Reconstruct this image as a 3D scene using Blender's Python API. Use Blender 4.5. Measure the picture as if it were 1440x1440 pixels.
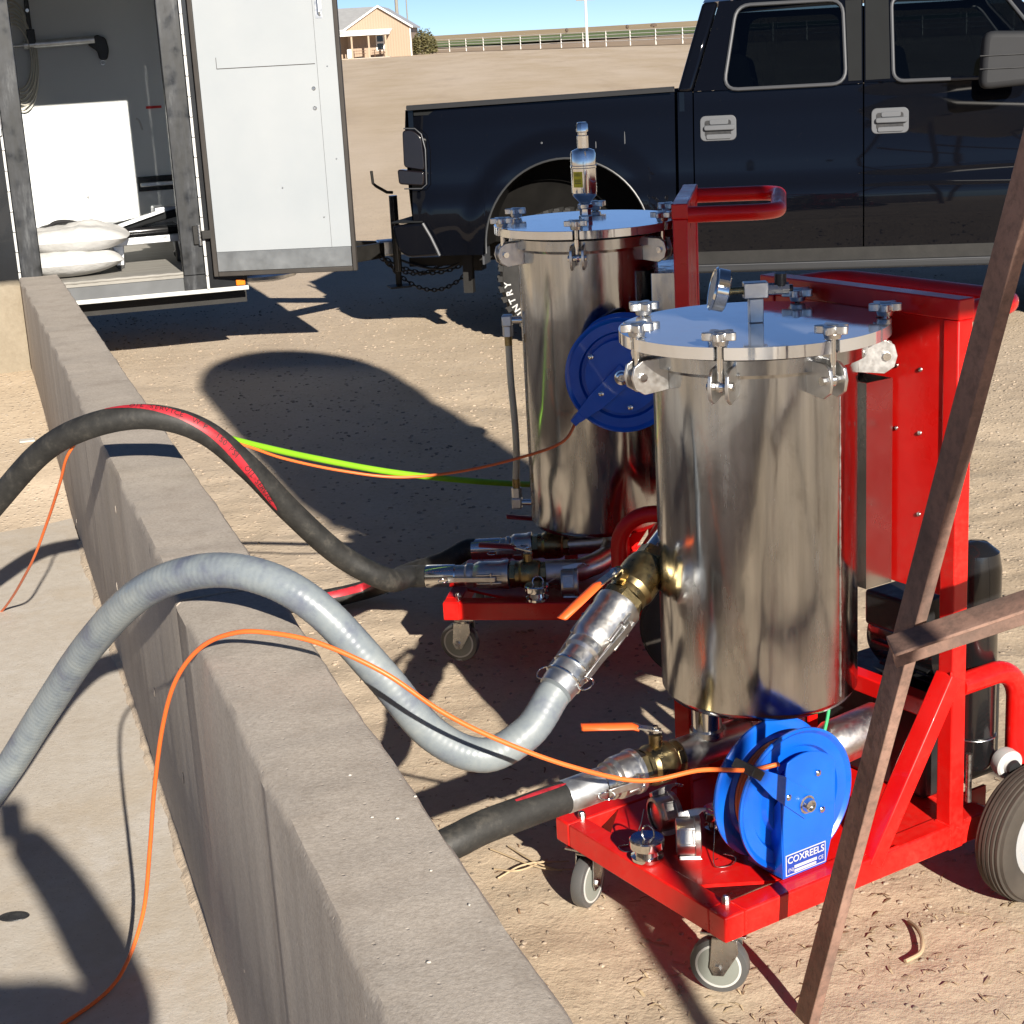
import bpy, bmesh, math, random
from mathutils import Vector, Matrix, noise
random.seed(7)
R = math.radians
scene = bpy.context.scene
for _o in list(bpy.data.objects):
    bpy.data.objects.remove(_o)
COL = scene.collection

# ---------------------------------------------------------------- camera
CAM_H = 1.85
FPX = 2400.0                      # focal length in pixels of the 1440 px photograph
PITCH = math.atan((720 - 45) * math.cos(R(3.2)) / FPX)
ROLL = R(3.2)
_fw = Vector((0, math.cos(PITCH), -math.sin(PITCH)))
_r0 = Vector((1, 0, 0))
_u0 = _r0.cross(_fw)
_rt = _r0 * math.cos(ROLL) - _u0 * math.sin(ROLL)
_up = _r0 * math.sin(ROLL) + _u0 * math.cos(ROLL)
CAMP = Vector((0, 0, CAM_H))
cam_d = bpy.data.cameras.new('camera')
cam_d.sensor_width = 36
cam_d.lens = FPX / 1440 * 36
cam_d.clip_start = 0.02
cam_d.clip_end = 20000
cam = bpy.data.objects.new('camera', cam_d)
COL.objects.link(cam)
cam.matrix_world = Matrix((( _rt.x, _up.x, -_fw.x, 0), (_rt.y, _up.y, -_fw.y, 0), (_rt.z, _up.z, -_fw.z, CAM_H), (0, 0, 0, 1)))
scene.camera = cam

# ---------------------------------------------------------------- light
SUN_EL, SUN_AZ = R(23.3), R(-17.8)    # light travels towards azimuth -17.8 deg (left of +Y)
SUN_DIR = Vector((math.sin(SUN_AZ) * math.cos(SUN_EL), math.cos(SUN_AZ) * math.cos(SUN_EL), -math.sin(SUN_EL)))
world = bpy.data.worlds.new('World')
scene.world = world
world.use_nodes = True
nt = world.node_tree
sky = nt.nodes.new('ShaderNodeTexSky')
sky.sky_type = 'NISHITA'
sky.sun_disc = False
sky.sun_elevation = SUN_EL
_to_sun = -SUN_DIR
sky.sun_rotation = math.atan2(_to_sun.x, _to_sun.y)
sky.altitude = 1200
sky.air_density = 0.38
sky.dust_density = 0.0
sky.ozone_density = 2.6
bg = nt.nodes['Background']
nt.links.new(sky.outputs[0], bg.inputs[0])
bg.inputs[1].default_value = 0.056
sun_d = bpy.data.lights.new('sun', 'SUN')
sun_d.energy = 5.0
sun_d.angle = R(0.53)
sun_d.color = (1.0, 0.93, 0.82)
sun = bpy.data.objects.new('sun', sun_d)
COL.objects.link(sun)
sun.rotation_euler = SUN_DIR.to_track_quat('-Z', 'Y').to_euler()
sun.location = (6, -10, 12)
scene.view_settings.view_transform = 'Standard'
scene.view_settings.look = 'None'
scene.view_settings.exposure = 0.88
scene.view_settings.gamma = 1.0
scene.view_settings.use_curve_mapping = False
scene.render.engine = 'CYCLES'
scene.cycles.use_denoising = True
scene.cycles.max_bounces = 8
scene.cycles.diffuse_bounces = 4
scene.cycles.transparent_max_bounces = 12
scene.cycles.caustics_reflective = False
scene.cycles.caustics_refractive = False
scene.cycles.sample_clamp_indirect = 6.0

# ---------------------------------------------------------------- helpers
def at_y(x, y, Y):
    """the point on the sight line of photograph pixel (x, y) that lies Y metres ahead"""
    d = _rt * ((x - 720) / FPX) - _up * ((y - 720) / FPX) + _fw
    return CAMP + d * (Y / d.y)
def at_z(x, y, z):
    d = _rt * ((x - 720) / FPX) - _up * ((y - 720) / FPX) + _fw
    return CAMP + d * ((z - CAM_H) / d.z)

class MB:
    """collects shapes for ONE mesh object"""
    def __init__(s):
        s.v = []; s.f = []
    def add(s, vs, fs, m=None):
        b = len(s.v)
        s.v += [tuple(m @ Vector(p)) for p in vs] if m is not None else [tuple(p) for p in vs]
        s.f += [tuple(i + b for i in f) for f in fs]
        return s
    def box(s, lo, hi, m=None):
        (a, b, c), (d, e, f) = lo, hi
        vs = [(a, b, c), (d, b, c), (d, e, c), (a, e, c), (a, b, f), (d, b, f), (d, e, f), (a, e, f)]
        return s.add(vs, [(0, 3, 2, 1), (4, 5, 6, 7), (0, 1, 5, 4), (1, 2, 6, 5), (2, 3, 7, 6), (3, 0, 4, 7)], m)
    def bar(s, p0, p1, w, h, up=(0, 0, 1)):
        """box beam from p0 to p1, w wide and h deep along up"""
        return s.box((-w / 2, -h / 2, 0), (w / 2, h / 2, (Vector(p1) - Vector(p0)).length), along(p0, p1, up))
    def lathe(s, prof, n=32, m=None, cap=True, arc=None):
        k = len(prof); vs = []; fs = []
        for i in range(n):
            a = 2 * math.pi * i / n
            for r, z in prof:
                vs.append((r * math.cos(a), r * math.sin(a), z))
        for i in range(n):
            j = (i + 1) % n
            for q in range(k - 1):
                fs.append((i * k + q, j * k + q, j * k + q + 1, i * k + q + 1))
        if cap:
            if prof[0][0] > 1e-6: fs.append(tuple(i * k for i in reversed(range(n))))
            if prof[-1][0] > 1e-6: fs.append(tuple(i * k + k - 1 for i in range(n)))
        return s.add(vs, fs, m)
    def cyl(s, p0, p1, r, r1=None, n=20):
        L = (Vector(p1) - Vector(p0)).length
        return s.lathe([(r, 0), (r if r1 is None else r1, L)], n, along(p0, p1))
    def prism(s, poly, h0, h1, m=None):
        n = len(poly)
        vs = [(x, y, h0) for x, y in poly] + [(x, y, h1) for x, y in poly]
        fs = [tuple(reversed(range(n))), tuple(range(n, 2 * n))] + [(i, (i + 1) % n, n + (i + 1) % n, n + i) for i in range(n)]
        return s.add(vs, fs, m)
    def tube(s, pts, r, n=12, caps=True, closed=False, a0=None, a1=None):
        """sweep a circle (or the arc a0..a1 of it) along pts; r a number or one per point"""
        P = [Vector(p) for p in pts]; N = len(P)
        rr = r if isinstance(r, (list, tuple)) else [r] * N
        t0 = (P[1] - P[0]).normalized()
        ref = Vector((0, 0, 1)) if abs(t0.z) < 0.9 else Vector((1, 0, 0))
        u = (ref - t0 * ref.dot(t0)).normalized()
        part = a0 is not None
        vs = []; m = n + 1 if part else n
        for i in range(N):
            if closed: t = (P[(i + 1) % N] - P[i - 1])
            else: t = P[min(i + 1, N - 1)] - P[max(i - 1, 0)]
            t.normalize()
            u = (u - t * u.dot(t)).normalized()
            w = t.cross(u)
            for k in range(m):
                if part:
                    q0 = a0[i] if isinstance(a0, (list, tuple)) else a0
                    q1 = a1[i] if isinstance(a1, (list, tuple)) else a1
                    a = q0 + (q1 - q0) * k / n
                else: a = 2 * math.pi * k / n
                vs.append(P[i] + (u * math.cos(a) + w * math.sin(a)) * rr[i])
        fs = []
        for i in range(N if closed else N - 1):
            j = (i + 1) % N
            for k in range(n):
                l = k + 1 if part else (k + 1) % n
                fs.append((i * m + k, i * m + l, j * m + l, j * m + k))
        if caps and not closed and not part:
            fs.append(tuple(reversed(range(n)))); fs.append(tuple((N - 1) * n + k for k in range(n)))
        return s.add(vs, fs)
    def torus(s, R_, r, m=None, n=32, k=10, a0=0, a1=2 * math.pi):
        full = abs(a1 - a0 - 2 * math.pi) < 1e-6
        pts = [Vector((R_ * math.cos(a0 + (a1 - a0) * i / n), R_ * math.sin(a0 + (a1 - a0) * i / n), 0)) for i in range(n if full else n + 1)]
        if m is not None: pts = [m @ p for p in pts]
        return s.tube(pts, r, k, closed=full)
    def grid(s, rows):
        """rows of equally many points"""
        w = len(rows[0]); vs = [p for r in rows for p in r]
        return s.add(vs, [(i * w + j, i * w + j + 1, (i + 1) * w + j + 1, (i + 1) * w + j) for i in range(len(rows) - 1) for j in range(w - 1)])
    def ball(s, c, r, m=None, n=12, k=8, sc=(1, 1, 1)):
        pr = [(math.sin(math.pi * i / k), -math.cos(math.pi * i / k)) for i in range(k + 1)]
        pr[0] = (1e-5, -1); pr[-1] = (1e-5, 1)
        M = Matrix.Translation(c) @ Matrix.Diagonal((r * sc[0], r * sc[1], r * sc[2], 1))
        return s.lathe(pr, n, (m @ M) if m is not None else M, cap=False)
    def build(s, name, mat, parent=None, angle=35, bevel=0, segs=2, flat=False):
        me = bpy.data.meshes.new(name)
        me.from_pydata(s.v, [], s.f)
        me.update()
        bm = bmesh.new(); bm.from_mesh(me)
        bmesh.ops.recalc_face_normals(bm, faces=bm.faces)
        bm.to_mesh(me); bm.free()
        if not flat:
            for p in me.polygons: p.use_smooth = True
            me.set_sharp_from_angle(angle=R(angle))
        o = bpy.data.objects.new(name, me)
        COL.objects.link(o)
        for mm in (mat if isinstance(mat, (list, tuple)) else [mat]): me.materials.append(mm)
        o.parent = parent
        if bevel:
            b = o.modifiers.new('bevel', 'BEVEL'); b.width = bevel; b.segments = segs; b.limit_method = 'ANGLE'; b.angle_limit = R(40); b.harden_normals = False
        return o

def along(p0, p1, up=(0, 0, 1)):
    """matrix with origin p0 whose local z runs to p1 and local y leans to up"""
    p0 = Vector(p0); z = (Vector(p1) - p0).normalized(); up = Vector(up)
    if abs(z.dot(up)) > 0.98: up = Vector((1, 0, 0)) if abs(z.x) < 0.9 else Vector((0, 1, 0))
    x = up.cross(z).normalized(); y = z.cross(x)
    return Matrix(((x.x, y.x, z.x, p0.x), (x.y, y.y, z.y, p0.y), (x.z, y.z, z.z, p0.z), (0, 0, 0, 1)))
def TR(x=0, y=0, z=0): return Matrix.Translation((x, y, z))
def RX(a): return Matrix.Rotation(R(a), 4, 'X')
def RY(a): return Matrix.Rotation(R(a), 4, 'Y')
def RZ(a): return Matrix.Rotation(R(a), 4, 'Z')
def spline(pts, per=12):
    """Catmull-Rom (centripetal enough) through pts"""
    P = [Vector(p) for p in pts]
    P = [P[0] * 2 - P[1]] + P + [P[-1] * 2 - P[-2]]
    out = []
    for i in range(1, len(P) - 2):
        a, b, c, d = P[i - 1], P[i], P[i + 1], P[i + 2]
        for k in range(per):
            t = k / per
            out.append(0.5 * ((2 * b) + (c - a) * t + (2 * a - 5 * b + 4 * c - d) * t * t + (3 * b - a - 3 * c + d) * t ** 3))
    out.append(P[-2])
    return out
def resample(pts, step):
    P = [Vector(p) for p in pts]; out = [P[0]]; acc = 0
    for a, b in zip(P, P[1:]):
        L = (b - a).length; t = step - acc
        while t <= L:
            out.append(a + (b - a) * (t / L)); t += step
        acc = L - (t - step)
    out.append(P[-1])
    return out
def rrect(x0, y0, x1, y1, r, k=4):
    out = []
    for cx, cy, a in ((x1 - r, y1 - r, 0), (x0 + r, y1 - r, 90), (x0 + r, y0 + r, 180), (x1 - r, y0 + r, 270)):
        for i in range(k + 1):
            b = R(a + 90 * i / k); out.append((cx + r * math.cos(b), cy + r * math.sin(b)))
    return out
def tag(o, label=None, cat=None, group=None, kind=None):
    if label: o['label'] = label
    if cat: o['category'] = cat
    if group: o['group'] = group
    if kind: o['kind'] = kind
    return o
def thing(name, label, cat, loc=(0, 0, 0), rz=0, group=None):
    o = bpy.data.objects.new(name, None); COL.objects.link(o)
    o.empty_display_size = 0.1
    o.location = loc; o.rotation_euler = (0, 0, rz)
    return tag(o, label, cat, group)
def part(name, parent, m=None):
    """an Empty that gathers the sub-parts of one part"""
    o = bpy.data.objects.new(name, None); COL.objects.link(o)
    o.empty_display_size = 0.05; o.parent = parent
    if m is not None: o.matrix_local = m
    return o
def twin(o, parent, m=None):
    """a copy of one object that shares its mesh"""
    c = o.copy(); COL.objects.link(c); c.parent = parent
    if m is not None: c.matrix_local = m
    return c
def copy_tree(o, parent=None):
    c = o.copy(); COL.objects.link(c); c.parent = parent
    for ch in list(o.children): copy_tree(ch, c)
    return c
def text_mesh(body, size, depth=0.0, align='CENTER', bold=0.0):
    cu = bpy.data.curves.new('lettering', 'FONT')
    cu.body = body; cu.size = size; cu.extrude = depth; cu.align_x = align; cu.align_y = 'CENTER'; cu.offset = bold; cu.resolution_u = 3
    t = bpy.data.objects.new('lettering', cu); COL.objects.link(t)
    dg = bpy.context.evaluated_depsgraph_get()
    me = bpy.data.meshes.new_from_object(t.evaluated_get(dg))
    bpy.data.objects.remove(t); bpy.data.curves.remove(cu)
    return me
def letters(name, body, size, mat, parent, m, depth=0.0, bold=0.0, align='CENTER'):
    me = text_mesh(body, size, depth, align, bold); me.name = name
    me.materials.clear(); me.materials.append(mat)
    o = bpy.data.objects.new(name, me); COL.objects.link(o); o.parent = parent; o.matrix_local = m
    return o

# ---------------------------------------------------------------- materials
def srgb(r, g, b):
    f = lambda c: (c / 255 / 12.92) if c / 255 <= 0.04045 else ((c / 255 + 0.055) / 1.055) ** 2.4
    return (f(r), f(g), f(b), 1)
class Mat:
    def __init__(s, name, base, rough=0.5, metal=0.0, spec=None, coat=0.0):
        s.m = bpy.data.materials.new(name); s.m.use_nodes = True
        s.t = s.m.node_tree; s.b = s.t.nodes['Principled BSDF']
        s.b.inputs['Base Color'].default_value = base if len(base) == 4 else (*base, 1)
        s.b.inputs['Roughness'].default_value = rough
        s.b.inputs['Metallic'].default_value = metal
        if spec is not None: s.b.inputs['Specular IOR Level'].default_value = spec
        if coat: s.b.inputs['Coat Weight'].default_value = coat; s.b.inputs['Coat Roughness'].default_value = 0.03
        s._co = None; s._bump = None
    def node(s, kind, **kw):
        n = s.t.nodes.new(kind)
        for k, v in kw.items():
            if k in n.inputs: n.inputs[k].default_value = v
            else: setattr(n, k, v)
        return n
    def link(s, a, b): s.t.links.new(a, b)
    def co(s, scale=(1, 1, 1), rot=(0, 0, 0), src='Object'):
        tc = s.node('ShaderNodeTexCoord'); mp = s.node('ShaderNodeMapping')
        mp.inputs['Scale'].default_value = scale; mp.inputs['Rotation'].default_value = rot
        s.link(tc.outputs[src], mp.inputs[0]); return mp.outputs[0]
    def noise(s, scale, detail=4, rough=0.55, vec=None, dist=0.0):
        n = s.node('ShaderNodeTexNoise'); n.inputs['Scale'].default_value = scale; n.inputs['Detail'].default_value = detail
        n.inputs['Roughness'].default_value = rough; n.inputs['Distortion'].default_value = dist
        s.link(vec if vec is not None else s.co(), n.inputs['Vector']); return n.outputs['Fac']
    def voro(s, scale, vec=None, feature='F1', out='Distance', rnd=1.0):
        n = s.node('ShaderNodeTexVoronoi'); n.feature = feature; n.inputs['Scale'].default_value = scale; n.inputs['Randomness'].default_value = rnd
        s.link(vec if vec is not None else s.co(), n.inputs['Vector']); return n.outputs[out]
    def ramp(s, fac, stops, interp='LINEAR'):
        n = s.node('ShaderNodeValToRGB'); cr = n.color_ramp; cr.interpolation = interp
        while len(cr.elements) < len(stops): cr.elements.new(0.5)
        for e, (p, c) in zip(cr.elements, stops):
            e.position = p; e.color = c if isinstance(c, (tuple, list)) and len(c) == 4 else ((*c, 1) if isinstance(c, (tuple, list)) else (c, c, c, 1))
        s.link(fac, n.inputs[0]); return n.outputs[0]
    def mix(s, fac, a, b, mode='MIX'):
        n = s.node('ShaderNodeMix'); n.data_type = 'RGBA'; n.blend_type = mode
        for sock, v in ((n.inputs[0], fac), (n.inputs[6], a), (n.inputs[7], b)):
            if hasattr(v, 'links'): s.link(v, sock)
            else: sock.default_value = v if not isinstance(v, (tuple, list)) or len(v) == 4 else (*v, 1)
        return n.outputs[2]
    def math(s, op, a, b=0.0):
        n = s.node('ShaderNodeMath'); n.operation = op
        for sock, v in ((n.inputs[0], a), (n.inputs[1], b)):
            if hasattr(v, 'links'): s.link(v, sock)
            else: sock.default_value = v
        return n.outputs[0]
    def color(s, sock): s.link(sock, s.b.inputs['Base Color']); return s
    def rough(s, sock): s.link(sock, s.b.inputs['Roughness']); return s
    def bump(s, h, strength=0.3, dist=0.01):
        n = s.node('ShaderNodeBump'); n.inputs['Strength'].default_value = strength; n.inputs['Distance'].default_value = dist
        s.link(h, n.inputs['Height'])
        if s._bump is not None: s.link(s._bump, n.inputs['Normal'])
        s._bump = n.outputs[0]; s.link(n.outputs[0], s.b.inputs['Normal']); return s

M = {}
def simple(key, base, rough=0.5, metal=0.0, var=0.12, vscale=8, coat=0.0, bump=0.0, bscale=60, spec=None, rvar=0.0):
    """paint, plastic or metal with a little uneven colour and gloss"""
    m = Mat(key, base, rough, metal, spec, coat)
    c = base if len(base) == 4 else (*base, 1)
    n = m.noise(vscale, 5)
    lo = tuple(x * (1 - var) for x in c[:3]) + (1,); hi = tuple(min(1, x * (1 + var)) for x in c[:3]) + (1,)
    m.color(m.ramp(n, [(0.3, lo), (0.7, hi)]))
    if rvar:
        m.rough(m.ramp(m.noise(vscale * 2.3, 4), [(0.3, max(0.02, rough - rvar)), (0.7, min(1, rough + rvar))]))
    if bump: m.bump(m.noise(bscale, 3), bump, 0.004)
    M[key] = m.m
    return m
# sand and gravel of the yard
m = Mat('sand', (0.42, 0.30, 0.19), 0.95, spec=0.15)
big = m.noise(0.35, 5, 0.6); mid = m.noise(3.2, 6, 0.65); fine = m.noise(38, 5, 0.7)
c = m.ramp(mid, [(0.25, (0.44, 0.335, 0.22)), (0.5, (0.55, 0.43, 0.295)), (0.75, (0.63, 0.51, 0.37))])
c = m.mix(0.55, c, m.ramp(big, [(0.3, (0.47, 0.375, 0.27)), (0.7, (0.60, 0.50, 0.385))]))
c = m.mix(m.math('MULTIPLY', m.ramp(fine, [(0.35, 1.0), (0.55, 0.0)]), 0.3), c, (0.34, 0.25, 0.17))
trk = m.noise(1.0, 5, 0.6, vec=m.co((0.22, 0.035, 1), (0, 0, 0.35)))
c = m.mix(m.math('MULTIPLY', m.ramp(trk, [(0.42, 0.0), (0.6, 1.0)]), 0.5), c, (0.66, 0.56, 0.46))
tr2 = m.noise(1.0, 4, 0.6, vec=m.co((0.5, 0.05, 1), (0, 0, 0.2)))
c = m.mix(m.math('MULTIPLY', m.ramp(tr2, [(0.55, 0.0), (0.68, 1.0)]), 0.35), c, (0.38, 0.29, 0.21))
# pebbles: bright and dark grains, more of them farther out in the yard
peb = m.voro(42); pebc = m.voro(42, out='Color')
tc = m.node('ShaderNodeTexCoord'); sp = m.node('ShaderNodeSeparateXYZ'); m.link(tc.outputs['Object'], sp.inputs[0])
far = m.node('ShaderNodeMapRange'); far.inputs[1].default_value = 4.2; far.inputs[2].default_value = 8.5; far.inputs[3].default_value = 0.10; far.inputs[4].default_value = 0.8
m.link(sp.outputs[1], far.inputs[0])
pm = m.math('MULTIPLY', m.ramp(peb, [(0.26, 1.0), (0.36, 0.0)]), far.outputs[0])
sep = m.node('ShaderNodeSeparateColor'); m.link(pebc, sep.inputs[0])
pm = m.math('MULTIPLY', pm, m.ramp(sep.outputs[0], [(0.45, 0.0), (0.5, 1.0)]))
c = m.mix(pm, c, m.ramp(sep.outputs[1], [(0.0, (0.26, 0.20, 0.15)), (0.45, (0.50, 0.41, 0.32)), (1.0, (0.66, 0.57, 0.47))]))
# old damp oil spots, irregular
m.color(c)
m.bump(m.noise(1.7, 4, 0.6), 0.3, 0.05)
m.bump(m.noise(11, 6, 0.7), m.math('MULTIPLY', 1.0, 1.0) if False else 0.3, 0.018)
m.bump(m.noise(42, 5, 0.7, dist=0.4), 0.35, 0.007)
m.bump(m.noise(130, 5, 0.65), 0.6, 0.003)
m.bump(m.math('MULTIPLY', m.ramp(peb, [(0.0, 1.0), (0.36, 0.0)]), far.outputs[0]), 0.55, 0.012)
M['sand'] = m.m

m = Mat('concrete_wall', (0.36, 0.31, 0.26), 0.92, spec=0.2)
c = m.ramp(m.noise(1.8, 6, 0.65), [(0.25, (0.36, 0.315, 0.265)), (0.55, (0.45, 0.40, 0.345)), (0.8, (0.51, 0.46, 0.405))])
c = m.mix(0.5, c, m.ramp(m.noise(55, 5, 0.7), [(0.3, (0.34, 0.29, 0.245)), (0.7, (0.49, 0.435, 0.38))]))
c = m.mix(0.35, c, m.ramp(m.noise(150, 4, 0.75), [(0.32, (0.22, 0.185, 0.15)), (0.5, (0.44, 0.39, 0.335)), (0.7, (0.62, 0.565, 0.50))]))
st = m.noise(3, 5, 0.65, vec=m.co((3, 3, 0.3)))
c = m.mix(m.math('MULTIPLY', m.ramp(st, [(0.48, 0.0), (0.72, 1.0)]), 0.32), c, (0.22, 0.175, 0.14))
m.color(c)
m.bump(m.noise(6, 4, 0.6), 0.2, 0.012); m.bump(m.noise(140, 5, 0.7), 0.5, 0.0022); m.bump(m.ramp(m.voro(38), [(0.06, 0.0), (0.12, 1.0)]), 0.35, 0.003)
M['wall'] = m.m
m = Mat('tan_concrete', (0.30, 0.25, 0.18), 0.92, spec=0.2)
m.color(m.mix(0.5, m.ramp(m.noise(2.2, 6, 0.65), [(0.3, (0.19, 0.155, 0.11)), (0.7, (0.28, 0.24, 0.18))]), m.ramp(m.noise(40, 5, 0.7), [(0.3, (0.20, 0.165, 0.12)), (0.7, (0.29, 0.25, 0.19))])))
m.bump(m.noise(9, 5, 0.6), 0.35, 0.012); m.bump(m.noise(110, 4, 0.65), 0.4, 0.003); M['wall_tan'] = m.m

m = Mat('concrete_slab', (0.40, 0.37, 0.33), 0.9, spec=0.25)
c = m.ramp(m.noise(1.3, 6, 0.6), [(0.25, (0.42, 0.36, 0.29)), (0.5, (0.50, 0.45, 0.385)), (0.75, (0.56, 0.53, 0.49))])
c = m.mix(0.4, c, m.ramp(m.noise(26, 6, 0.7), [(0.3, (0.40, 0.345, 0.28)), (0.7, (0.58, 0.54, 0.49))]))
c = m.mix(m.math('MULTIPLY', m.ramp(m.noise(3.4, 5, 0.7, dist=0.8), [(0.58, 0.0), (0.68, 1.0)]), 0.45), c, (0.56, 0.53, 0.50))
spk = m.voro(60); c = m.mix(m.ramp(spk, [(0.10, 0.5), (0.16, 0.0)]), c, (0.25, 0.21, 0.17))
c = m.mix(m.math('MULTIPLY', m.ramp(m.noise(0.9, 6, 0.7, dist=0.6), [(0.5, 0.0), (0.66, 1.0)]), 0.5), c, (0.44, 0.35, 0.245))
m.color(c); m.bump(m.noise(7, 4), 0.25, 0.01); m.bump(m.noise(90, 5, 0.7), 0.5, 0.003)
M['slab'] = m.m

# satin, slightly wavy stainless sheet
m = Mat('stainless', (0.50, 0.485, 0.46), 0.22, 1.0)
v = m.noise(3.0, 5, 0.6, vec=m.co((9, 9, 0.5)))
gr = m.noise(5, 6, 0.72, vec=m.co((1.4, 1.4, 0.9), (0.5, 0.2, 0.0)), dist=0.6)
m.color(m.mix(m.ramp(gr, [(0.52, 0.0), (0.70, 0.55)]), m.ramp(v, [(0.3, (0.37, 0.38, 0.39)), (0.7, (0.57, 0.585, 0.60))]), (0.23, 0.215, 0.20)))
m.rough(m.ramp(m.noise(2.2, 5, 0.7, vec=m.co((6, 6, 1.2))), [(0.28, 0.07), (0.5, 0.18), (0.72, 0.42)]))
m.bump(m.noise(1.6, 3, 0.5, vec=m.co((3.0, 3.0, 0.9))), 0.35, 0.02)
m.bump(m.noise(60, 3, 0.5, vec=m.co((1, 1, 0.04))), 0.06, 0.002)
m.bump(m.voro(14, vec=m.co((1, 1, 1))), 0.03, 0.01)
M['stainless'] = m.m
m = Mat('lid_aluminium', (0.74, 0.76, 0.79), 0.2, 0.86)
m.rough(m.ramp(m.noise(14, 5, 0.7, dist=1.5), [(0.35, 0.05), (0.55, 0.09), (0.75, 0.18)]))
m.bump(m.noise(6, 3, 0.5, dist=1.0), 0.03, 0.01)
M['lid'] = m.m
simple('chrome', (0.74, 0.74, 0.73), 0.12, 1.0, var=0.05, rvar=0.06, vscale=18)
simple('cast_aluminium', (0.66, 0.65, 0.63), 0.34, 1.0, var=0.10, vscale=40, bump=0.03, bscale=160, rvar=0.06)
simple('zinc', (0.55, 0.55, 0.54), 0.3, 1.0, var=0.12, vscale=30, rvar=0.1)
simple('brushed_plate', (0.60, 0.585, 0.56), 0.26, 1.0, var=0.04, vscale=3, rvar=0.05)
simple('galvanised', (0.62, 0.64, 0.66), 0.42, 1.0, var=0.15, vscale=14, rvar=0.1)
m = Mat('brass', (0.56, 0.40, 0.16), 0.3, 1.0)
m.color(m.ramp(m.noise(24, 5, 0.65), [(0.3, (0.20, 0.15, 0.085)), (0.55, (0.36, 0.275, 0.13)), (0.8, (0.50, 0.40, 0.21))]))
m.rough(m.ramp(m.noise(30, 4), [(0.3, 0.2), (0.7, 0.45)])); M['brass'] = m.m
m = Mat('red_paint', (0.70, 0.004, 0.003), 0.3, 0.0, spec=0.35, coat=0.25)
c = m.ramp(m.noise(5, 5, 0.6), [(0.3, (0.64, 0.0035, 0.003)), (0.7, (0.78, 0.006, 0.004))])
dust = m.math('MULTIPLY', m.ramp(m.noise(3.5, 6, 0.7), [(0.42, 0.0), (0.75, 1.0)]), m.ramp(m.noise(60, 4, 0.7), [(0.4, 0.1), (0.7, 0.5)]))
c = m.mix(m.math('MULTIPLY', dust, 0.3), c, (0.42, 0.26, 0.18))
scr = m.voro(26, vec=m.co((0.35, 1.0, 2.2), (0.3, 0.5, 0.9)), feature='DISTANCE_TO_EDGE')
c = m.mix(m.math('MULTIPLY', m.ramp(scr, [(0.006, 1.0), (0.012, 0.0)]), m.ramp(m.noise(7, 3), [(0.55, 0.0), (0.65, 0.45)])), c, (0.30, 0.05, 0.045))
m.color(c)
m.rough(m.ramp(m.noise(9, 5, 0.6), [(0.3, 0.24), (0.7, 0.5)])); m.bump(m.noise(220, 2), 0.04, 0.001); M['red'] = m.m
m = Mat('blue_paint', (0.003, 0.10, 0.56), 0.3, 0.0, coat=0.4)
m.color(m.ramp(m.noise(7, 4), [(0.3, (0.002, 0.085, 0.50)), (0.7, (0.004, 0.12, 0.62))])); m.bump(m.noise(260, 2), 0.05, 0.001); M['blue'] = m.m
simple('white_paint', (0.50, 0.50, 0.49), 0.45, var=0.05)
simple('black_plastic', (0.018, 0.018, 0.019), 0.45, var=0.25, vscale=20, bump=0.1, bscale=200, rvar=0.1)
simple('black_enamel', (0.010, 0.010, 0.011), 0.22, var=0.2, coat=0.5)
simple('orange_grip', (0.86, 0.12, 0.02), 0.5, var=0.08, vscale=30, bump=0.05, bscale=120)
simple('dark_red_grip', (0.30, 0.012, 0.012), 0.45, var=0.1)
simple('orange_hose', (0.80, 0.155, 0.03), 0.42, var=0.08, vscale=14)
simple('lime_hose', (0.22, 0.50, 0.015), 0.45, var=0.08, vscale=12)
simple('green_wire', (0.05, 0.42, 0.16), 0.45, var=0.08)
m = Mat('black_hose', (0.020, 0.019, 0.018), 0.6, spec=0.4)
m.color(m.ramp(m.noise(18, 6, 0.7), [(0.3, (0.010, 0.010, 0.010)), (0.55, (0.028, 0.027, 0.025)), (0.78, (0.085, 0.078, 0.066))]))
m.bump(m.noise(90, 4, 0.6), 0.25, 0.003); M['black_hose'] = m.m
m = Mat('red_stripe', (0.45, 0.02, 0.03), 0.5)
m.color(m.ramp(m.noise(40, 5, 0.7), [(0.35, (0.20, 0.012, 0.018)), (0.55, (0.46, 0.022, 0.035))])); M['red_stripe'] = m.m
m = Mat('grey_hose', (0.34, 0.38, 0.42), 0.36, spec=0.5)
m.color(m.ramp(m.noise(9, 6, 0.65, vec=m.co((1, 1, 1))), [(0.30, (0.095, 0.105, 0.155)), (0.5, (0.185, 0.212, 0.232)), (0.72, (0.27, 0.295, 0.295))]))
m.b.inputs['Subsurface Weight'].default_value = 0.0
m.rough(m.ramp(m.noise(20, 5), [(0.3, 0.26), (0.7, 0.5)])); m.bump(m.noise(45, 4), 0.12, 0.003); M['grey_hose'] = m.m
simple('tyre', (0.022, 0.021, 0.020), 0.75, var=0.35, vscale=12, bump=0.15, bscale=120)
simple('cart_tyre', (0.055, 0.045, 0.036), 0.8, var=0.3, vscale=9, bump=0.1, bscale=120)
simple('rim', (0.62, 0.65, 0.68), 0.35, 0.6, var=0.06)
simple('caster_tread', (0.085, 0.085, 0.085), 0.35, var=0.15)
simple('caster_hub', (0.22, 0.235, 0.21), 0.5, var=0.1)
simple('caster_ring', (0.50, 0.50, 0.48), 0.5, var=0.08)
simple('yellow_label', (0.80, 0.66, 0.02), 0.5, var=0.08)
simple('label_print', (0.10, 0.09, 0.03), 0.6, var=0.05)
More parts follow.
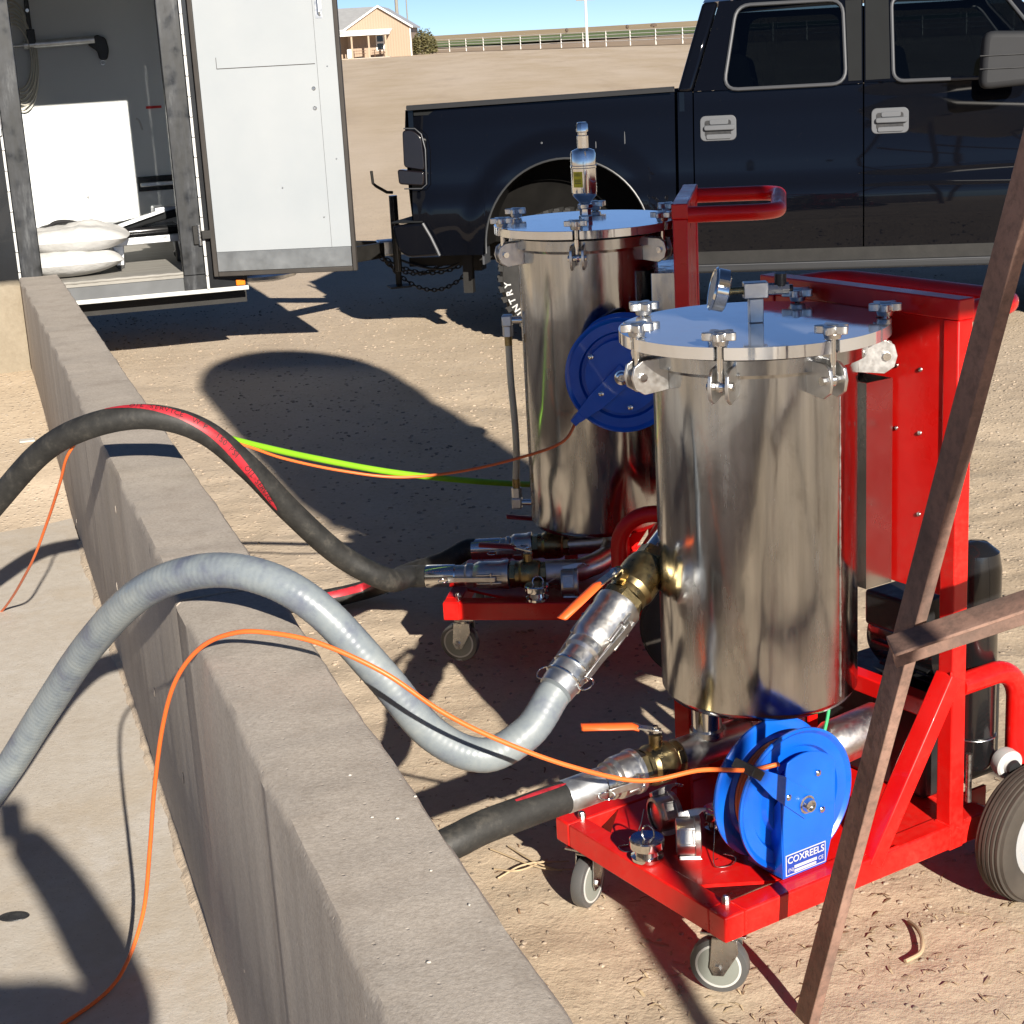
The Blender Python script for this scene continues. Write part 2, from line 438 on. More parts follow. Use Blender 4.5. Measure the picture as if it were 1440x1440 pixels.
m = Mat('sight_tube', (0.46, 0.39, 0.26), 0.3); m.color(m.ramp(m.noise(12, 3), [(0.3, (0.66, 0.58, 0.40)), (0.7, (0.78, 0.70, 0.52))])); M['sight_tube'] = m.m
# rusty angle iron
m = Mat('rusty_angle', (0.17, 0.10, 0.075), 0.75, spec=0.3)
c = m.ramp(m.noise(4.5, 6, 0.65, vec=m.co((1, 1, 0.6))), [(0.28, (0.11, 0.08, 0.068)), (0.5, (0.26, 0.155, 0.118)), (0.75, (0.42, 0.26, 0.20))])
c = m.mix(m.ramp(m.noise(55, 5, 0.7), [(0.45, 0.0), (0.7, 0.55)]), c, (0.075, 0.055, 0.045))
m.color(c); m.bump(m.noise(60, 5, 0.7), 0.4, 0.003); M['rust'] = m.m
simple('fuel_tank_paint', (0.55, 0.54, 0.50), 0.5, var=0.12, vscale=2, bump=0.05)
# truck
m = Mat('truck_black', (0.003, 0.003, 0.0035), 0.12, 0.0, spec=0.0, coat=0.62)
m.rough(m.ramp(m.noise(6, 5, 0.7), [(0.3, 0.10), (0.7, 0.24)]))
m.color(m.ramp(m.voro(26), [(0.018, (0.10, 0.085, 0.07)), (0.028, (0.0025, 0.003, 0.005))]))
m.bump(m.noise(1.1, 3), 0.02, 0.05); M['truck'] = m.m
simple('mirror_plastic', (0.022, 0.023, 0.026), 0.65, var=0.05, vscale=10, spec=0.3)
simple('truck_plastic', (0.009, 0.010, 0.011), 0.8, var=0.08, vscale=10, spec=0.2)
simple('arch_trim', (0.03, 0.032, 0.035), 0.4, var=0.08)
simple('truck_trim', (0.060, 0.063, 0.070), 0.5, 0.2, var=0.04)
simple('handle_plastic', (0.105, 0.11, 0.12), 0.55, var=0.04, spec=0.3)
simple('tail_lens', (0.006, 0.004, 0.005), 0.25, var=0.15, coat=0.3)
simple('seat_cloth', (0.018, 0.018, 0.020), 0.9, var=0.15)
m = Mat('tinted_glass', (0.01, 0.012, 0.014), 0.02)
tr = m.node('ShaderNodeBsdfTransparent'); tr.inputs[0].default_value = (0.10, 0.115, 0.12, 1)
gl = m.node('ShaderNodeBsdfGlossy'); gl.inputs['Roughness'].default_value = 0.015
fr = m.node('ShaderNodeFresnel'); fr.inputs[0].default_value = 1.5
mx = m.node('ShaderNodeMixShader'); m.link(fr.outputs[0], mx.inputs[0]); m.link(tr.outputs[0], mx.inputs[1]); m.link(gl.outputs[0], mx.inputs[2])
m.link(mx.outputs[0], m.t.nodes['Material Output'].inputs[0]); M['glass'] = m.m
simple('well_black', (0.006, 0.0055, 0.005), 0.9, var=0.3, spec=0.1)
simple('steel_dark', (0.014, 0.013, 0.012), 0.6, 0.3, var=0.3, vscale=12, bump=0.1)
# trailer
m = Mat('trailer_white', (0.74, 0.77, 0.79), 0.42)
m.color(m.ramp(m.noise(1.6, 6, 0.6), [(0.3, (0.30, 0.325, 0.345)), (0.7, (0.34, 0.36, 0.375))])); m.bump(m.noise(0.9, 3), 0.05, 0.05); M['trailer_white'] = m.m
m = Mat('trailer_liner', (0.52, 0.54, 0.55), 0.5)
m.color(m.ramp(m.noise(1.2, 6, 0.6), [(0.3, (0.66, 0.69, 0.70)), (0.7, (0.73, 0.75, 0.75))])); M['liner'] = m.m
m = Mat('trailer_black_dusty', (0.03, 0.032, 0.036), 0.4)
c = m.ramp(m.noise(7, 6, 0.7, vec=m.co((2.5, 2.5, 0.5))), [(0.40, (0.003, 0.004, 0.005)), (0.55, (0.012, 0.014, 0.018)), (0.78, (0.085, 0.09, 0.095))])
m.color(c); m.rough(m.ramp(m.noise(11, 5), [(0.3, 0.25), (0.7, 0.6)])); M['trailer_post'] = m.m
simple('trailer_black', (0.012, 0.013, 0.015), 0.25, var=0.3, vscale=5, coat=0.3)
simple('sill_grey', (0.10, 0.105, 0.11), 0.5, 0.2, var=0.2, vscale=5)
simple('kick_plate', (0.27, 0.285, 0.295), 0.38, 0.7, var=0.1, vscale=6, rvar=0.08, bump=0.08, bscale=12)
simple('rubber_seal', (0.035, 0.030, 0.026), 0.7, var=0.2)
m = Mat('trailer_floor', (0.26, 0.25, 0.23), 0.75)
m.color(m.ramp(m.noise(5, 6, 0.7, vec=m.co((0.5, 4, 1))), [(0.3, (0.21, 0.20, 0.18)), (0.7, (0.34, 0.325, 0.295))])); m.bump(m.noise(30, 4, vec=m.co((0.4, 3, 1))), 0.2, 0.004); M['trailer_floor'] = m.m
simple('amber_lens', (0.85, 0.20, 0.01), 0.25, var=0.1, coat=0.3)
m = Mat('sack', (0.78, 0.77, 0.74), 0.75); m.color(m.ramp(m.noise(8, 5), [(0.3, (0.48, 0.475, 0.46)), (0.7, (0.60, 0.595, 0.585))])); m.bump(m.noise(14, 5, 0.6), 0.5, 0.02); M['sack'] = m.m
simple('cable', (0.60, 0.57, 0.49), 0.5, var=0.06)
simple('reflector_red', (0.55, 0.02, 0.015), 0.3)
# background
m = Mat('siding', (0.56, 0.40, 0.25), 0.6)
wv = m.node('ShaderNodeTexWave'); wv.wave_type = 'BANDS'; wv.bands_direction = 'X'; wv.inputs['Scale'].default_value = 1.1; m.link(m.co(), wv.inputs[0])
m.color(m.mix(m.math('MULTIPLY', wv.outputs[1], 0.12), (0.345, 0.25, 0.175), (0.29, 0.205, 0.14))); m.bump(wv.outputs[1], 0.3, 0.03); M['siding'] = m.m
simple('metal_roof', (0.55, 0.55, 0.54), 0.45, 0.3, var=0.08, vscale=2)
simple('white_trim', (0.78, 0.77, 0.74), 0.5, var=0.05)
simple('porch_post', (0.38, 0.29, 0.20), 0.6, var=0.06)
simple('porch_wall', (0.38, 0.27, 0.18), 0.7, var=0.08)
simple('window_dark', (0.02, 0.025, 0.03), 0.08, var=0.05)
simple('brown_wood', (0.12, 0.065, 0.04), 0.7, var=0.15)
simple('pole_wood', (0.26, 0.24, 0.21), 0.8, var=0.15)
simple('fence_white', (0.74, 0.72, 0.67), 0.55, var=0.06, vscale=1)
m = Mat('bush_leaf', (0.10, 0.10, 0.04), 0.7)
m.color(m.ramp(m.noise(1.4, 4), [(0.3, (0.075, 0.07, 0.025)), (0.6, (0.13, 0.115, 0.045)), (0.8, (0.20, 0.17, 0.075))])); M['bush_leaf'] = m.m
simple('bush_wood', (0.10, 0.07, 0.05), 0.9)
m = Mat('green_field', (0.10, 0.17, 0.055), 0.9, spec=0.1)
m.color(m.ramp(m.noise(0.02, 5, 0.6, vec=m.co((1, 0.25, 1))), [(0.3, (0.11, 0.15, 0.06)), (0.7, (0.17, 0.22, 0.09))])); M['green'] = m.m
m = Mat('dry_grass', (0.38, 0.28, 0.16), 0.95, spec=0.1)
m.color(m.ramp(m.noise(0.012, 6, 0.6, vec=m.co((1, 0.3, 1))), [(0.3, (0.34, 0.26, 0.16)), (0.7, (0.46, 0.36, 0.23))])); M['dry'] = m.m
m = Mat('brown_verge', (0.26, 0.17, 0.11), 0.95, spec=0.1)
m.color(m.ramp(m.noise(0.4, 5, 0.6), [(0.3, (0.28, 0.20, 0.14)), (0.7, (0.46, 0.36, 0.26))])); M['verge'] = m.m
# litter, people
simple('straw', (0.42, 0.32, 0.20), 0.85, var=0.3, vscale=3)
simple('pebble', (0.33, 0.265, 0.20), 0.9, var=0.4, vscale=2.5)
simple('pale_scrap', (0.50, 0.47, 0.42), 0.7, var=0.08)
simple('bark', (0.20, 0.12, 0.07), 0.9, var=0.3)
simple('skin', (0.45, 0.26, 0.18), 0.55, var=0.05)
simple('shirt', (0.06, 0.09, 0.15), 0.85, var=0.1)
simple('jeans', (0.05, 0.07, 0.12), 0.9, var=0.15)
simple('hair', (0.05, 0.035, 0.025), 0.8)
# ================================================================ the setting
WD = Vector((-math.sin(R(17.9)), math.cos(R(17.9)), 0))       # along the containment wall, away from the camera
WN = Vector((math.cos(R(17.9)), math.sin(R(17.9)), 0))        # across it, to the right
WALL_TOP = 0.75
W0 = Vector((0.3835, 0, 0))                                    # where the left face line meets Y = 0
W_T = 0.2075
LEN_C = 8.766 / WD.y                                           # inner far corner, measured along the wall
def slab_z(Y): return -0.09 + 0.031 * (Y - 3.1)
def wall_coords(x, y):
    d = Vector((x, y, 0)) - W0
    return d.dot(WN), d.dot(WD)
def sstep(a, b, t):
    t = max(0.0, min(1.0, (t - a) / (b - a))); return t * t * (3 - 2 * t)
def nz(x, y, s, k=0): return noise.noise((x * s, y * s, 3.7 + k))
def ground_z(x, y):
    a, l = wall_coords(x, y)
    far_w = 1 - sstep(9, 30, math.hypot(x, y))
    h = 0.018 * nz(x, y, 0.7) * far_w
    near_w = 1 - sstep(5.5, 9, y)
    h += (0.010 * nz(x, y, 3.2, 5) + 0.0065 * nz(x, y, 9, 9)) * (0.35 + 0.65 * near_w) * far_w
    if a < 0.1 and l < LEN_C + 0.1:
        # inside the walled pad: below the slab, then a drift of sand in the far corner
        zs = slab_z(y)
        drift = -0.035 + 0.20 * sstep(6.4, 8.9, y + 0.25 * nz(x, y, 1.6, 2) - 0.5 * max(0, -a - 0.8)) + 0.05 * sstep(6.3, 7.2, y + 0.2 * nz(x, y, 2.5))
        h = zs + drift + 0.4 * h
    elif a < 0.6:
        # sand banked against the wall foot on the yard side
        h += 0.02 * (1 - sstep(0.2, 0.55, a))
    # shallow wheel ruts in the yard
    h -= 0.014 * math.exp(-((x * 0.55 + y - 8.6) / 0.14) ** 2) * far_w
    return h
def axis(fine0, fine1, step, lo, hi, g=1.16):
    out = []; t = fine0
    while t < fine1: out.append(t); t += step
    d = step
    while t < hi: out.append(t); d *= g; t += d
    out.append(hi)
    t = fine0; d = step; pre = []
    while True:
        d *= g; t -= d
        if t < lo: break
        pre.append(t)
    pre.append(lo)
    return list(reversed(pre)) + out
xs = axis(-3.4, 2.6, 0.026, -4000, 4000); ys = axis(2.5, 9.0, 0.026, -300, 6000, 1.1)
mb = MB(); mb.grid([[(x, y, ground_z(x, y)) for x in xs] for y in ys])
tag(mb.build('ground', M['sand'], angle=180), 'tan sand and gravel yard under the carts and truck', 'ground', kind='structure')

# concrete pad inside the wall, laid over the lowered sand
mb = MB()
rows = []
for i in range(60):
    l = -1.5 + i * 0.165
    row = []
    for j in range(24):
        a = -j * 0.16 - 0.002
        p = W0 + WD * l + WN * a
        row.append((p.x, p.y, slab_z(p.y) + 0.003 * nz(p.x, p.y, 1.5)))
    rows.append(row)
mb.grid(rows)
tag(mb.build('concrete_slab', M['slab'], angle=180), 'grey concrete pad inside the low wall', 'slab', kind='structure')

# low containment wall, two runs meeting in a corner
wall = thing('containment_wall', 'low poured concrete containment wall running between hoses and carts', 'wall')
def wall_run(name, p, d, n, L, T, z0, z1, mat=None):
    """slightly uneven poured wall: grid over left face, top and right face"""
    mb = MB(); k = max(8, int(L / 0.03)); rows = []
    for i in range(k + 1):
        l = L * i / k; q = p + d * l
        e = 0.003 * nz(q.x, q.y, 4) + 0.0025 * nz(q.x, q.y, 19, 7); e2 = 0.004 * nz(q.x, q.y, 6, 3) + 0.003 * nz(q.x, q.y, 23, 5)
        rows.append([tuple(q + n * a + Vector((0, 0, z))) for a, z in ((e, z0), (e * .6, (z0 + z1) / 2), (e, z1 - 0.012), (0.010 + e2 * .5, z1 + e), (T * .5, z1 + e2), (T - 0.010 - e2 * .5, z1 + e), (T + e2, z1 - 0.012), (T + e2 * .6, (z0 + z1) / 2), (T + e2, z0))])
    mb.grid(rows)
    b = len(mb.v) - 9
    mb.f.append(tuple(range(b, b + 9))); mb.f.append(tuple(reversed(range(9))))
    return mb.build(name, mat or M['wall'], wall, angle=50)
J = 3.55                                                       # cold joint
wall_run('wall_section', W0 + WD * -1.5, WD, WN, 1.5 + J - 0.004, W_T, -0.4, WALL_TOP)
wall_run('wall_section', W0 + WD * (J + 0.004) + WN * 0.0015, WD, WN, LEN_C + W_T - J - 0.004, W_T - 0.002, -0.4, WALL_TOP + 0.0015)
C0 = W0 + WD * LEN_C
wall_run('wall_section', C0 - WN * 0.003, -WN, WD, 4.0, W_T, -0.4, WALL_TOP - 0.002, M['wall_tan'])
# concrete fins and honeycomb scars left by the form boards on the inner face
for i in range(11):
    mb = MB(); l = random.uniform(1.2, 7.0); z = random.uniform(0.05, 0.66); w = random.uniform(.0012, .003); h = random.uniform(.006, .020)
    p = W0 + WD * l
    mb.ball((0, 0, 0), 1, sc=(w, 0.0016, h), m=Matrix.Translation(p + Vector((0, 0, z))) @ RZ(107.9 - 0) , n=8, k=6)
    mb.build('form_scar', M['wall'], wall)

# crumbled sand along the inner foot of the wall
mb = MB(); rows = []
for i in range(420):
    l = -1.4 + i * .0195; wd = .016 + .012 * nz(l, 0, 3.1) + .010 * nz(l, 4, 17) + .004 * random.random()
    base = W0 + WD * l; zz = slab_z(base.y) + .002
    rows.append([tuple(base + WN * .004 + Vector((0, 0, zz + .010 + .006 * nz(l, 1, 11)))), tuple(base - WN * max(.004, wd * .5) + Vector((0, 0, zz + .005 + .003 * nz(l, 2, 23)))), tuple(base - WN * max(.009, wd) + Vector((0, 0, zz - .004)))])
mb.grid(rows)
tag(mb.build('sand_fillet', M['sand'], angle=60), 'thin line of sand along the inner foot of wall', 'sand', kind='stuff')
# far land
def strip(name, mat, y0, y1, z0, z1, x0, x1, n, label, cat, amp=0, sl=0.0):
    mb = MB(); rows = []
    for k in range(9):
        t = k / 8; y = y0 + (y1 - y0) * t
        rows.append([(x0 + (x1 - x0) * i / n, y, z0 + (z1 - z0) * t + amp * t * nz(x0 + (x1 - x0) * i / n, y, 1 / 260) + sl * t * (x0 + (x1 - x0) * i / n)) for i in range(n + 1)])
    mb.grid(rows); return tag(mb.build(name, mat, angle=180), label, cat, kind='structure')
FA, FB = Vector((-6.2, 209.4, 0)), Vector((17.5, 157.2, 0))    # run of the pipe fence
FD = (FB - FA).normalized(); FN = Vector((-FD.y, FD.x, 0))
mb = MB(); mb.grid([[tuple(FA + FD * (-25 + i * 3.0) + FN * (o + 0.8 * nz(i, 0, 0.7)) + Vector((0, 0, 0.04 + 0.002 * o))) for i in range(70)] for o in (-2.0, 0.5, 8, 30, 70, 130)])
tag(mb.build('verge', M['verge'], angle=180), 'brown weedy verge under the white pipe fence', 'verge', kind='structure')
strip('field', M['green'], 262, 520, 0.30, 0.38, -400, 900, 40, 'green irrigated crop field beyond the white fence', 'field', amp=0.05, sl=0.0)
strip('hills', M['dry'], 512, 3200, 0.36, 2.6, -2600, 3600, 90, 'dry tan plain rising gently to the skyline', 'hills', amp=3.0, sl=0.0012)
# ================================================================ filter carts
def add_wheel(parent, m, r=0.15, w=0.085, rim_r=0.085):
    """pneumatic wheel, axis along local z, outer face +z"""
    wl = part('wheel', parent, m)
    prof = [(rim_r, -w * .32), (rim_r + .012, -w * .42), (r - .03, -w * .5), (r - .012, -w * .44)]
    n_rib = 6
    for i in range(n_rib):
        z0 = -w * .36 + w * .72 * i / n_rib; z1 = -w * .36 + w * .72 * (i + 1) / n_rib; g = (z1 - z0) * .16
        rr = r - 0.006 * ((i + .5) / n_rib * 2 - 1) ** 2
        prof += [(rr - .005, z0), (rr, z0 + g), (rr, z1 - g), (rr - .005, z1)]
    prof += [(r - .012, w * .44), (r - .03, w * .5), (rim_r + .012, w * .42), (rim_r, w * .32)]
    MB().lathe(prof, 56, cap=False).build('tyre', M['cart_tyre'], wl, angle=40)
    MB().lathe([(rim_r + .004, -w * .34), (rim_r + .004, w * .36), (rim_r - .006, w * .38), (rim_r - .012, w * .2), (rim_r - .03, w * .12), (.030, w * .2), (.022, w * .42), (.001, w * .44)], 40, cap=False).build('rim', M['rim'], wl)
    MB().lathe([(rim_r, -w * .33), (.02, -w * .3), (.001, -w * .3)], 24, cap=False).build('rim_back', M['rim'], wl)
    for i in range(5):
        a = i * 2 * math.pi / 5
        MB().lathe([(.006, 0), (.006, .006), (.001, .008)], 6, TR(.042 * math.cos(a), .042 * math.sin(a), w * .17)).build('lug_nut', M['zinc'], wl)
    return wl

def add_caster(parent, x, y, yaw, top, r=0.059):
    c = part('caster', parent, TR(x, y, 0) @ RZ(yaw))
    mb = MB(); mb.box((-.045, -.038, top - .006), (.045, .038, top - .001)); mb.lathe([(.026, top - .022), (.03, top - .014), (.026, top - .006)], 24, TR())
    mb.build('mount_plate', M['zinc'], c, bevel=.001)
    mb = MB()
    for s in (-1, 1):
        mb.prism([(-.026, top - .02), (.024, top - .02), (.026, top - .05), (-.004, r - .016), (-.024, r - .018), (-.032, r), (-.03, r + .015)], 0, .003, Matrix(((1, 0, 0, 0), (0, 0, 1, s * .021 - .0015), (0, 1, 0, 0), (0, 0, 0, 1))))
    mb.box((-.026, -.0225, top - .024), (.024, .0225, top - .02)); mb.build('fork', M['zinc'], c, bevel=.0008)
    ax = Matrix(((1, 0, 0, -.016), (0, 0, 1, 0), (0, -1, 0, r), (0, 0, 0, 1)))
    MB().lathe([(r - .013, -.014), (r - .002, -.013), (r, -.008), (r, .008), (r - .002, .013), (r - .013, .014)], 40, ax, cap=False).build('tread', M['caster_tread'], c)
    MB().lathe([(.001, -.0165), (.03, -.0155), (r - .017, -.0145), (r - .017, .0145), (.03, .0155), (.001, .0165)], 40, ax, cap=False).build('hub', M['caster_hub'], c)
    mb = MB()
    for s in (-1, 1): mb.lathe([(r - .0172, .0146 * s), (r - .0172, .0152 * s), (r - .0125, .0148 * s), (r - .0125, .0140 * s)], 40, ax, cap=False)
    mb.build('tread_ring', M['caster_ring'], c)
    MB().lathe([(.008, -.028), (.008, .028)], 6, ax).build('axle_bolt', M['chrome'], c)
    return c

def star_knob():
    mb = MB(); k = 45; poly = []
    for i in range(k):
        a = 2 * math.pi * i / k; rr = .0265 + .0075 * math.cos(5 * a); poly.append((rr * math.cos(a), rr * math.sin(a)))
    mb.prism(poly, 0, .015)
    mb.lathe([(.015, -.011), (.018, 0)], 20); mb.lathe([(.012, .015), (.011, .0165), (.001, .017)], 16, cap=False)
    return mb

def clamp_lug():
    """two plates on the tank wall with a pin through them; local x points outwards"""
    mb = MB()
    for s in (-1, 1):
        y = s * .0165
        mb.prism([(.0, -.03), (.052, -.035), (.072, -.022), (.078, .0), (.072, .022), (.055, .032), (.0, .034)], -.0035, .0035, Matrix(((1, 0, 0, 0), (0, 0, 1, y), (0, 1, 0, 0), (0, 0, 0, 1))))
    return mb

def hose_reel(parent, m, hose_mat, arm_angle, wraps=5, label=True, base=True):
    """spring reel; axis along local y, the outer side is -y; local z up"""
    rl = part('hose_reel', parent, m)
    ax = Matrix(((1, 0, 0, 0), (0, 0, 1, 0), (0, -1, 0, 0), (0, 0, 0, 1)))      # local z -> +y
    prof_out = [(.030, -.004), (.085, -.004), (.092, .006), (.118, .006), (.124, -.003), (.150, -.003), (.158, -.009), (.163, -.007), (.163, -.002), (.155, .003), (.128, .004), (.121, .012), (.088, .012), (.080, .003), (.030, .003)]
    MB().lathe(prof_out, 72, TR(0, -.034, 0) @ ax, cap=False).build('flange', M['blue'], rl)
    MB().lathe([(r, -z) for r, z in prof_out], 72, TR(0, .040, 0) @ ax, cap=False).build('flange', M['blue'], rl)
    MB().lathe([(.062, -.03), (.062, .036)], 40, TR(0, 0, 0) @ ax).build('drum', M['black_enamel'], rl)
    mb = MB()
    for k in range(wraps):
        for q in range(5): mb.torus(.070 + q * .0115, .0055, TR(0, -.015 + k * .0095 + (q % 2) * .003, 0) @ ax, 40, 8)
    mb.build('coiled_hose', hose_mat, rl)
    # pedestal plate: foot, neck and arm to the hose guide
    a = R(arm_angle)
    d = Vector((math.cos(a), 0, math.sin(a))); e = Vector((-d.z, 0, d.x))
    Mx = Matrix(((1, 0, 0, 0), (0, 0, -1, -.062), (0, 1, 0, 0), (0, 0, 0, 1)))
    if base:
        MB().prism([(-.062, -.162), (.062, -.162), (.088, -.07), (.090, .055)] + [(.118 * math.cos(R(a_)), .118 * math.sin(R(a_))) for a_ in range(42, 118, 8)] + [(-.060, .07), (-.064, .0)], 0, .004, Mx).build('pedestal', M['blue'], rl, bevel=.001)
        MB().box((-.062, -.062, -.166), (.062, .040, -.162)).build('foot', M['blue'], rl, bevel=.001)
        MB().prism([(-.066, -.162), (.05, -.162), (.05, -.12), (-.060, .03)], .0, .003, Matrix(((0, 0, 1, -.0655), (1, 0, 0, 0), (0, 1, 0, 0), (0, 0, 0, 1)))).build('side_web', M['blue'], rl, bevel=.001)
    else:
        MB().prism([(.105 * math.cos(t * math.pi / 12), .105 * math.sin(t * math.pi / 12)) for t in range(24)], 0, .003, Mx @ TR(0, 0, -.006)).build('cover_plate', M['blue'], rl, bevel=.001)
    p0, p1 = d * -.02, d * .175
    MB().prism([(v.x, v.z) for v in (p0 - e * .030, d * .10 - e * .026, p1 - e * .012, p1 + e * .012, d * .10 + e * .026, p0 + e * .030)], .0045, .0085, Mx).build('guide_arm', M['blue'], rl, bevel=.001)
    MB().box((-.017, -.072, -.011), (.017, -.006, .011), Matrix.Translation(p1) @ RY(-arm_angle)).build('hose_guide', M['blue' if not base else 'black_plastic'], rl, bevel=.002)
    mb = MB(); mb.lathe([(.021, .0), (.021, .004), (.017, .005), (.014, .016), (.010, .017), (.009, .012), (.001, .012)], 24, Mx @ TR(0, 0, .009), cap=False); mb.build('shaft_nut', M['chrome'], rl)
    for bx, bz in ((.047, -.028), (.036, .062), (-.05, .03)) if base else ((.075, .055), (-.06, -.045), (.02, -.085), (-.085, .06)):
        MB().lathe([(.0075, 0), (.0075, .005), (.004, .008), (.001, .0085)], 8, Mx @ TR(bx, bz, .0045)).build('bolt', M['chrome'], rl)
    if label:
        MB().box((-.058, -.0672, -.158), (.059, -.0664, -.108)).build('label_edge', M['white_paint'], rl)
        MB().box((-.0555, -.0678, -.1555), (.0565, -.0672, -.1105)).build('label_plate', M['label_blue'], rl)
        TM = lambda x, z: Matrix(((1, 0, 0, x), (0, 0, -1, -.0682), (0, 1, 0, z), (0, 0, 0, 1)))
        letters('lettering', 'COXREELS', .0225, M['white_paint'], rl, TM(0, -.1225), .0002, .0004)
        letters('lettering', '(N)', .012, M['white_paint'], rl, TM(-.044, -.145), .0002)
        letters('lettering', 'CE', .013, M['white_paint'], rl, TM(.044, -.1435), .0002)
        MB().box((-.034, -.0684, -.1445), (.032, -.0678, -.1375)).build('label_stripe', M['white_paint'], rl)
        MB().box((-.034, -.0684, -.1535), (.030, -.0678, -.1475)).build('label_stripe', M['white_paint'], rl)
    return rl
simple('label_blue', (0.012, 0.05, 0.32), 0.4, var=0.04)

def ball_valve(parent, p, q, r, handle_mat, hdir, name='ball_valve', hlen=.115, hup=None):
    """brass ball valve from p to q with a lever; hdir is the lever's direction, hup the stem's"""
    vv = part(name, parent)
    p, q = Vector(p), Vector(q); L = (q - p).length; m = along(p, q)
    MB().lathe([(r * 1.05, 0), (r * 1.05, L * .16)], 8, m).build('end_hex', M['brass'], vv, bevel=.0015)
    MB().lathe([(r * .98, L * .16), (r * 1.14, L * .20), (r * 1.24, L * .30), (r * 1.26, L * .40), (r * 1.26, L * .66), (r * 1.20, L * .70), (r * 1.12, L * .74), (r * 1.12, L * .84)], 36, m, cap=False).build('body', M['brass'], vv, angle=16)
    MB().lathe([(r * 1.22, L * .84), (r * 1.22, L)], 6, m).build('end_hex', M['brass'], vv, bevel=.0015)
    up = Vector(hup if hup is not None else (0, 0, 1)).normalized(); c = p + (q - p) * .5; hd = Vector(hdir).normalized()
    top = c + up * (r * 1.36 + .022)
    MB().cyl(c + up * r, top - up * .004, r * .42, n=16).build('stem', M['brass'], vv)
    mb = MB(); mb.lathe([(.010, 0), (.010, .008), (.006, .010), (.006, .014), (.001, .014)], 6, along(top, top + up)); mb.build('stem_nut', M['chrome'], vv)
    side = up.cross(hd)
    s0 = top + up * .003; s1 = s0 + hd * .030 + up * .004; s2 = s1 + hd * .016 + up * .010; s3 = s0 + hd * (hlen + .03) + up * .020
    MB().bar(s0 - hd * .012, s2, .020, .0035, up).build('lever_plate', M['zinc'], vv)
    pts = [s2 - hd * .012 - up * .006, s2, s2 + (s3 - s2) * .5, s3 - hd * .004, s3]
    mb = MB()
    rows = []
    for pt, wd in zip(pts, (.010, .015, .0155, .0155, .011)):
        rows.append([tuple(pt + side * a * wd + up * b * .0055) for a, b in ((-1, -.3), (-.8, .8), (0, 1), (.8, .8), (1, -.3), (.7, -1), (-.7, -1), (-1, -.3))])
    mb.grid(rows); mb.f.append(tuple(range(len(mb.v) - 8, len(mb.v) - 1))); mb.f.append(tuple(reversed(range(7))))
    mb.build('lever_grip', handle_mat, vv, angle=60)
    return vv

def camlock(parent, p, q, r, ring_dir=(0, 0, -1)):
    """cam-and-groove coupler from p (hose side) to q (valve side) with two arms and rings"""
    cc = part('camlock_coupler', parent)
    p, q = Vector(p), Vector(q); L = (q - p).length; m = along(p, q)
    MB().lathe([(r * 1.02, 0), (r * 1.02, L * .18), (r * 1.18, L * .22), (r * 1.18, L * .30), (r * 1.06, L * .34), (r * 1.30, L * .42), (r * 1.34, L * .5), (r * 1.34, L * .86), (r * 1.42, L * .9), (r * 1.42, L), (r * 1.1, L)], 40, m, cap=False).build('body', M['cast_aluminium'], cc)
    zax = (q - p).normalized()
    for s in (-1, 1):
        mm = m @ RZ(90 + 90 * s)
        mb = MB(); mb.box((r * 1.30, -.016, L * .42), (r * 1.52, -.010, L * .88), mm); mb.box((r * 1.30, .010, L * .42), (r * 1.52, .016, L * .88), mm)
        mb.build('cam_ear', M['cast_aluminium'], cc, bevel=.002)
        mb = MB(); mb.prism([(r * 1.36, L * .80), (r * 1.62, L * .78), (r * 1.66, L * .70), (r * 1.46, L * .2), (r * 1.42, -L * .12), (r * 1.30, -L * .12), (r * 1.36, L * .4)], -.008, .008, mm @ RX(90)); mb.build('cam_arm', M['cast_aluminium'], cc, bevel=.0015)
        MB().torus(.016, .0016, mm @ TR(r * 1.36 + .006, 0, -L * .12 - .010) @ RY(70 * s) @ RX(90), 28, 8).build('pull_ring', M['chrome'], cc)
        MB().cyl(mm @ Vector((r * 1.42, -.018, L * .7)), mm @ Vector((r * 1.42, .018, L * .7)), .004, n=10).build('pin', M['zinc'], cc)
    return cc

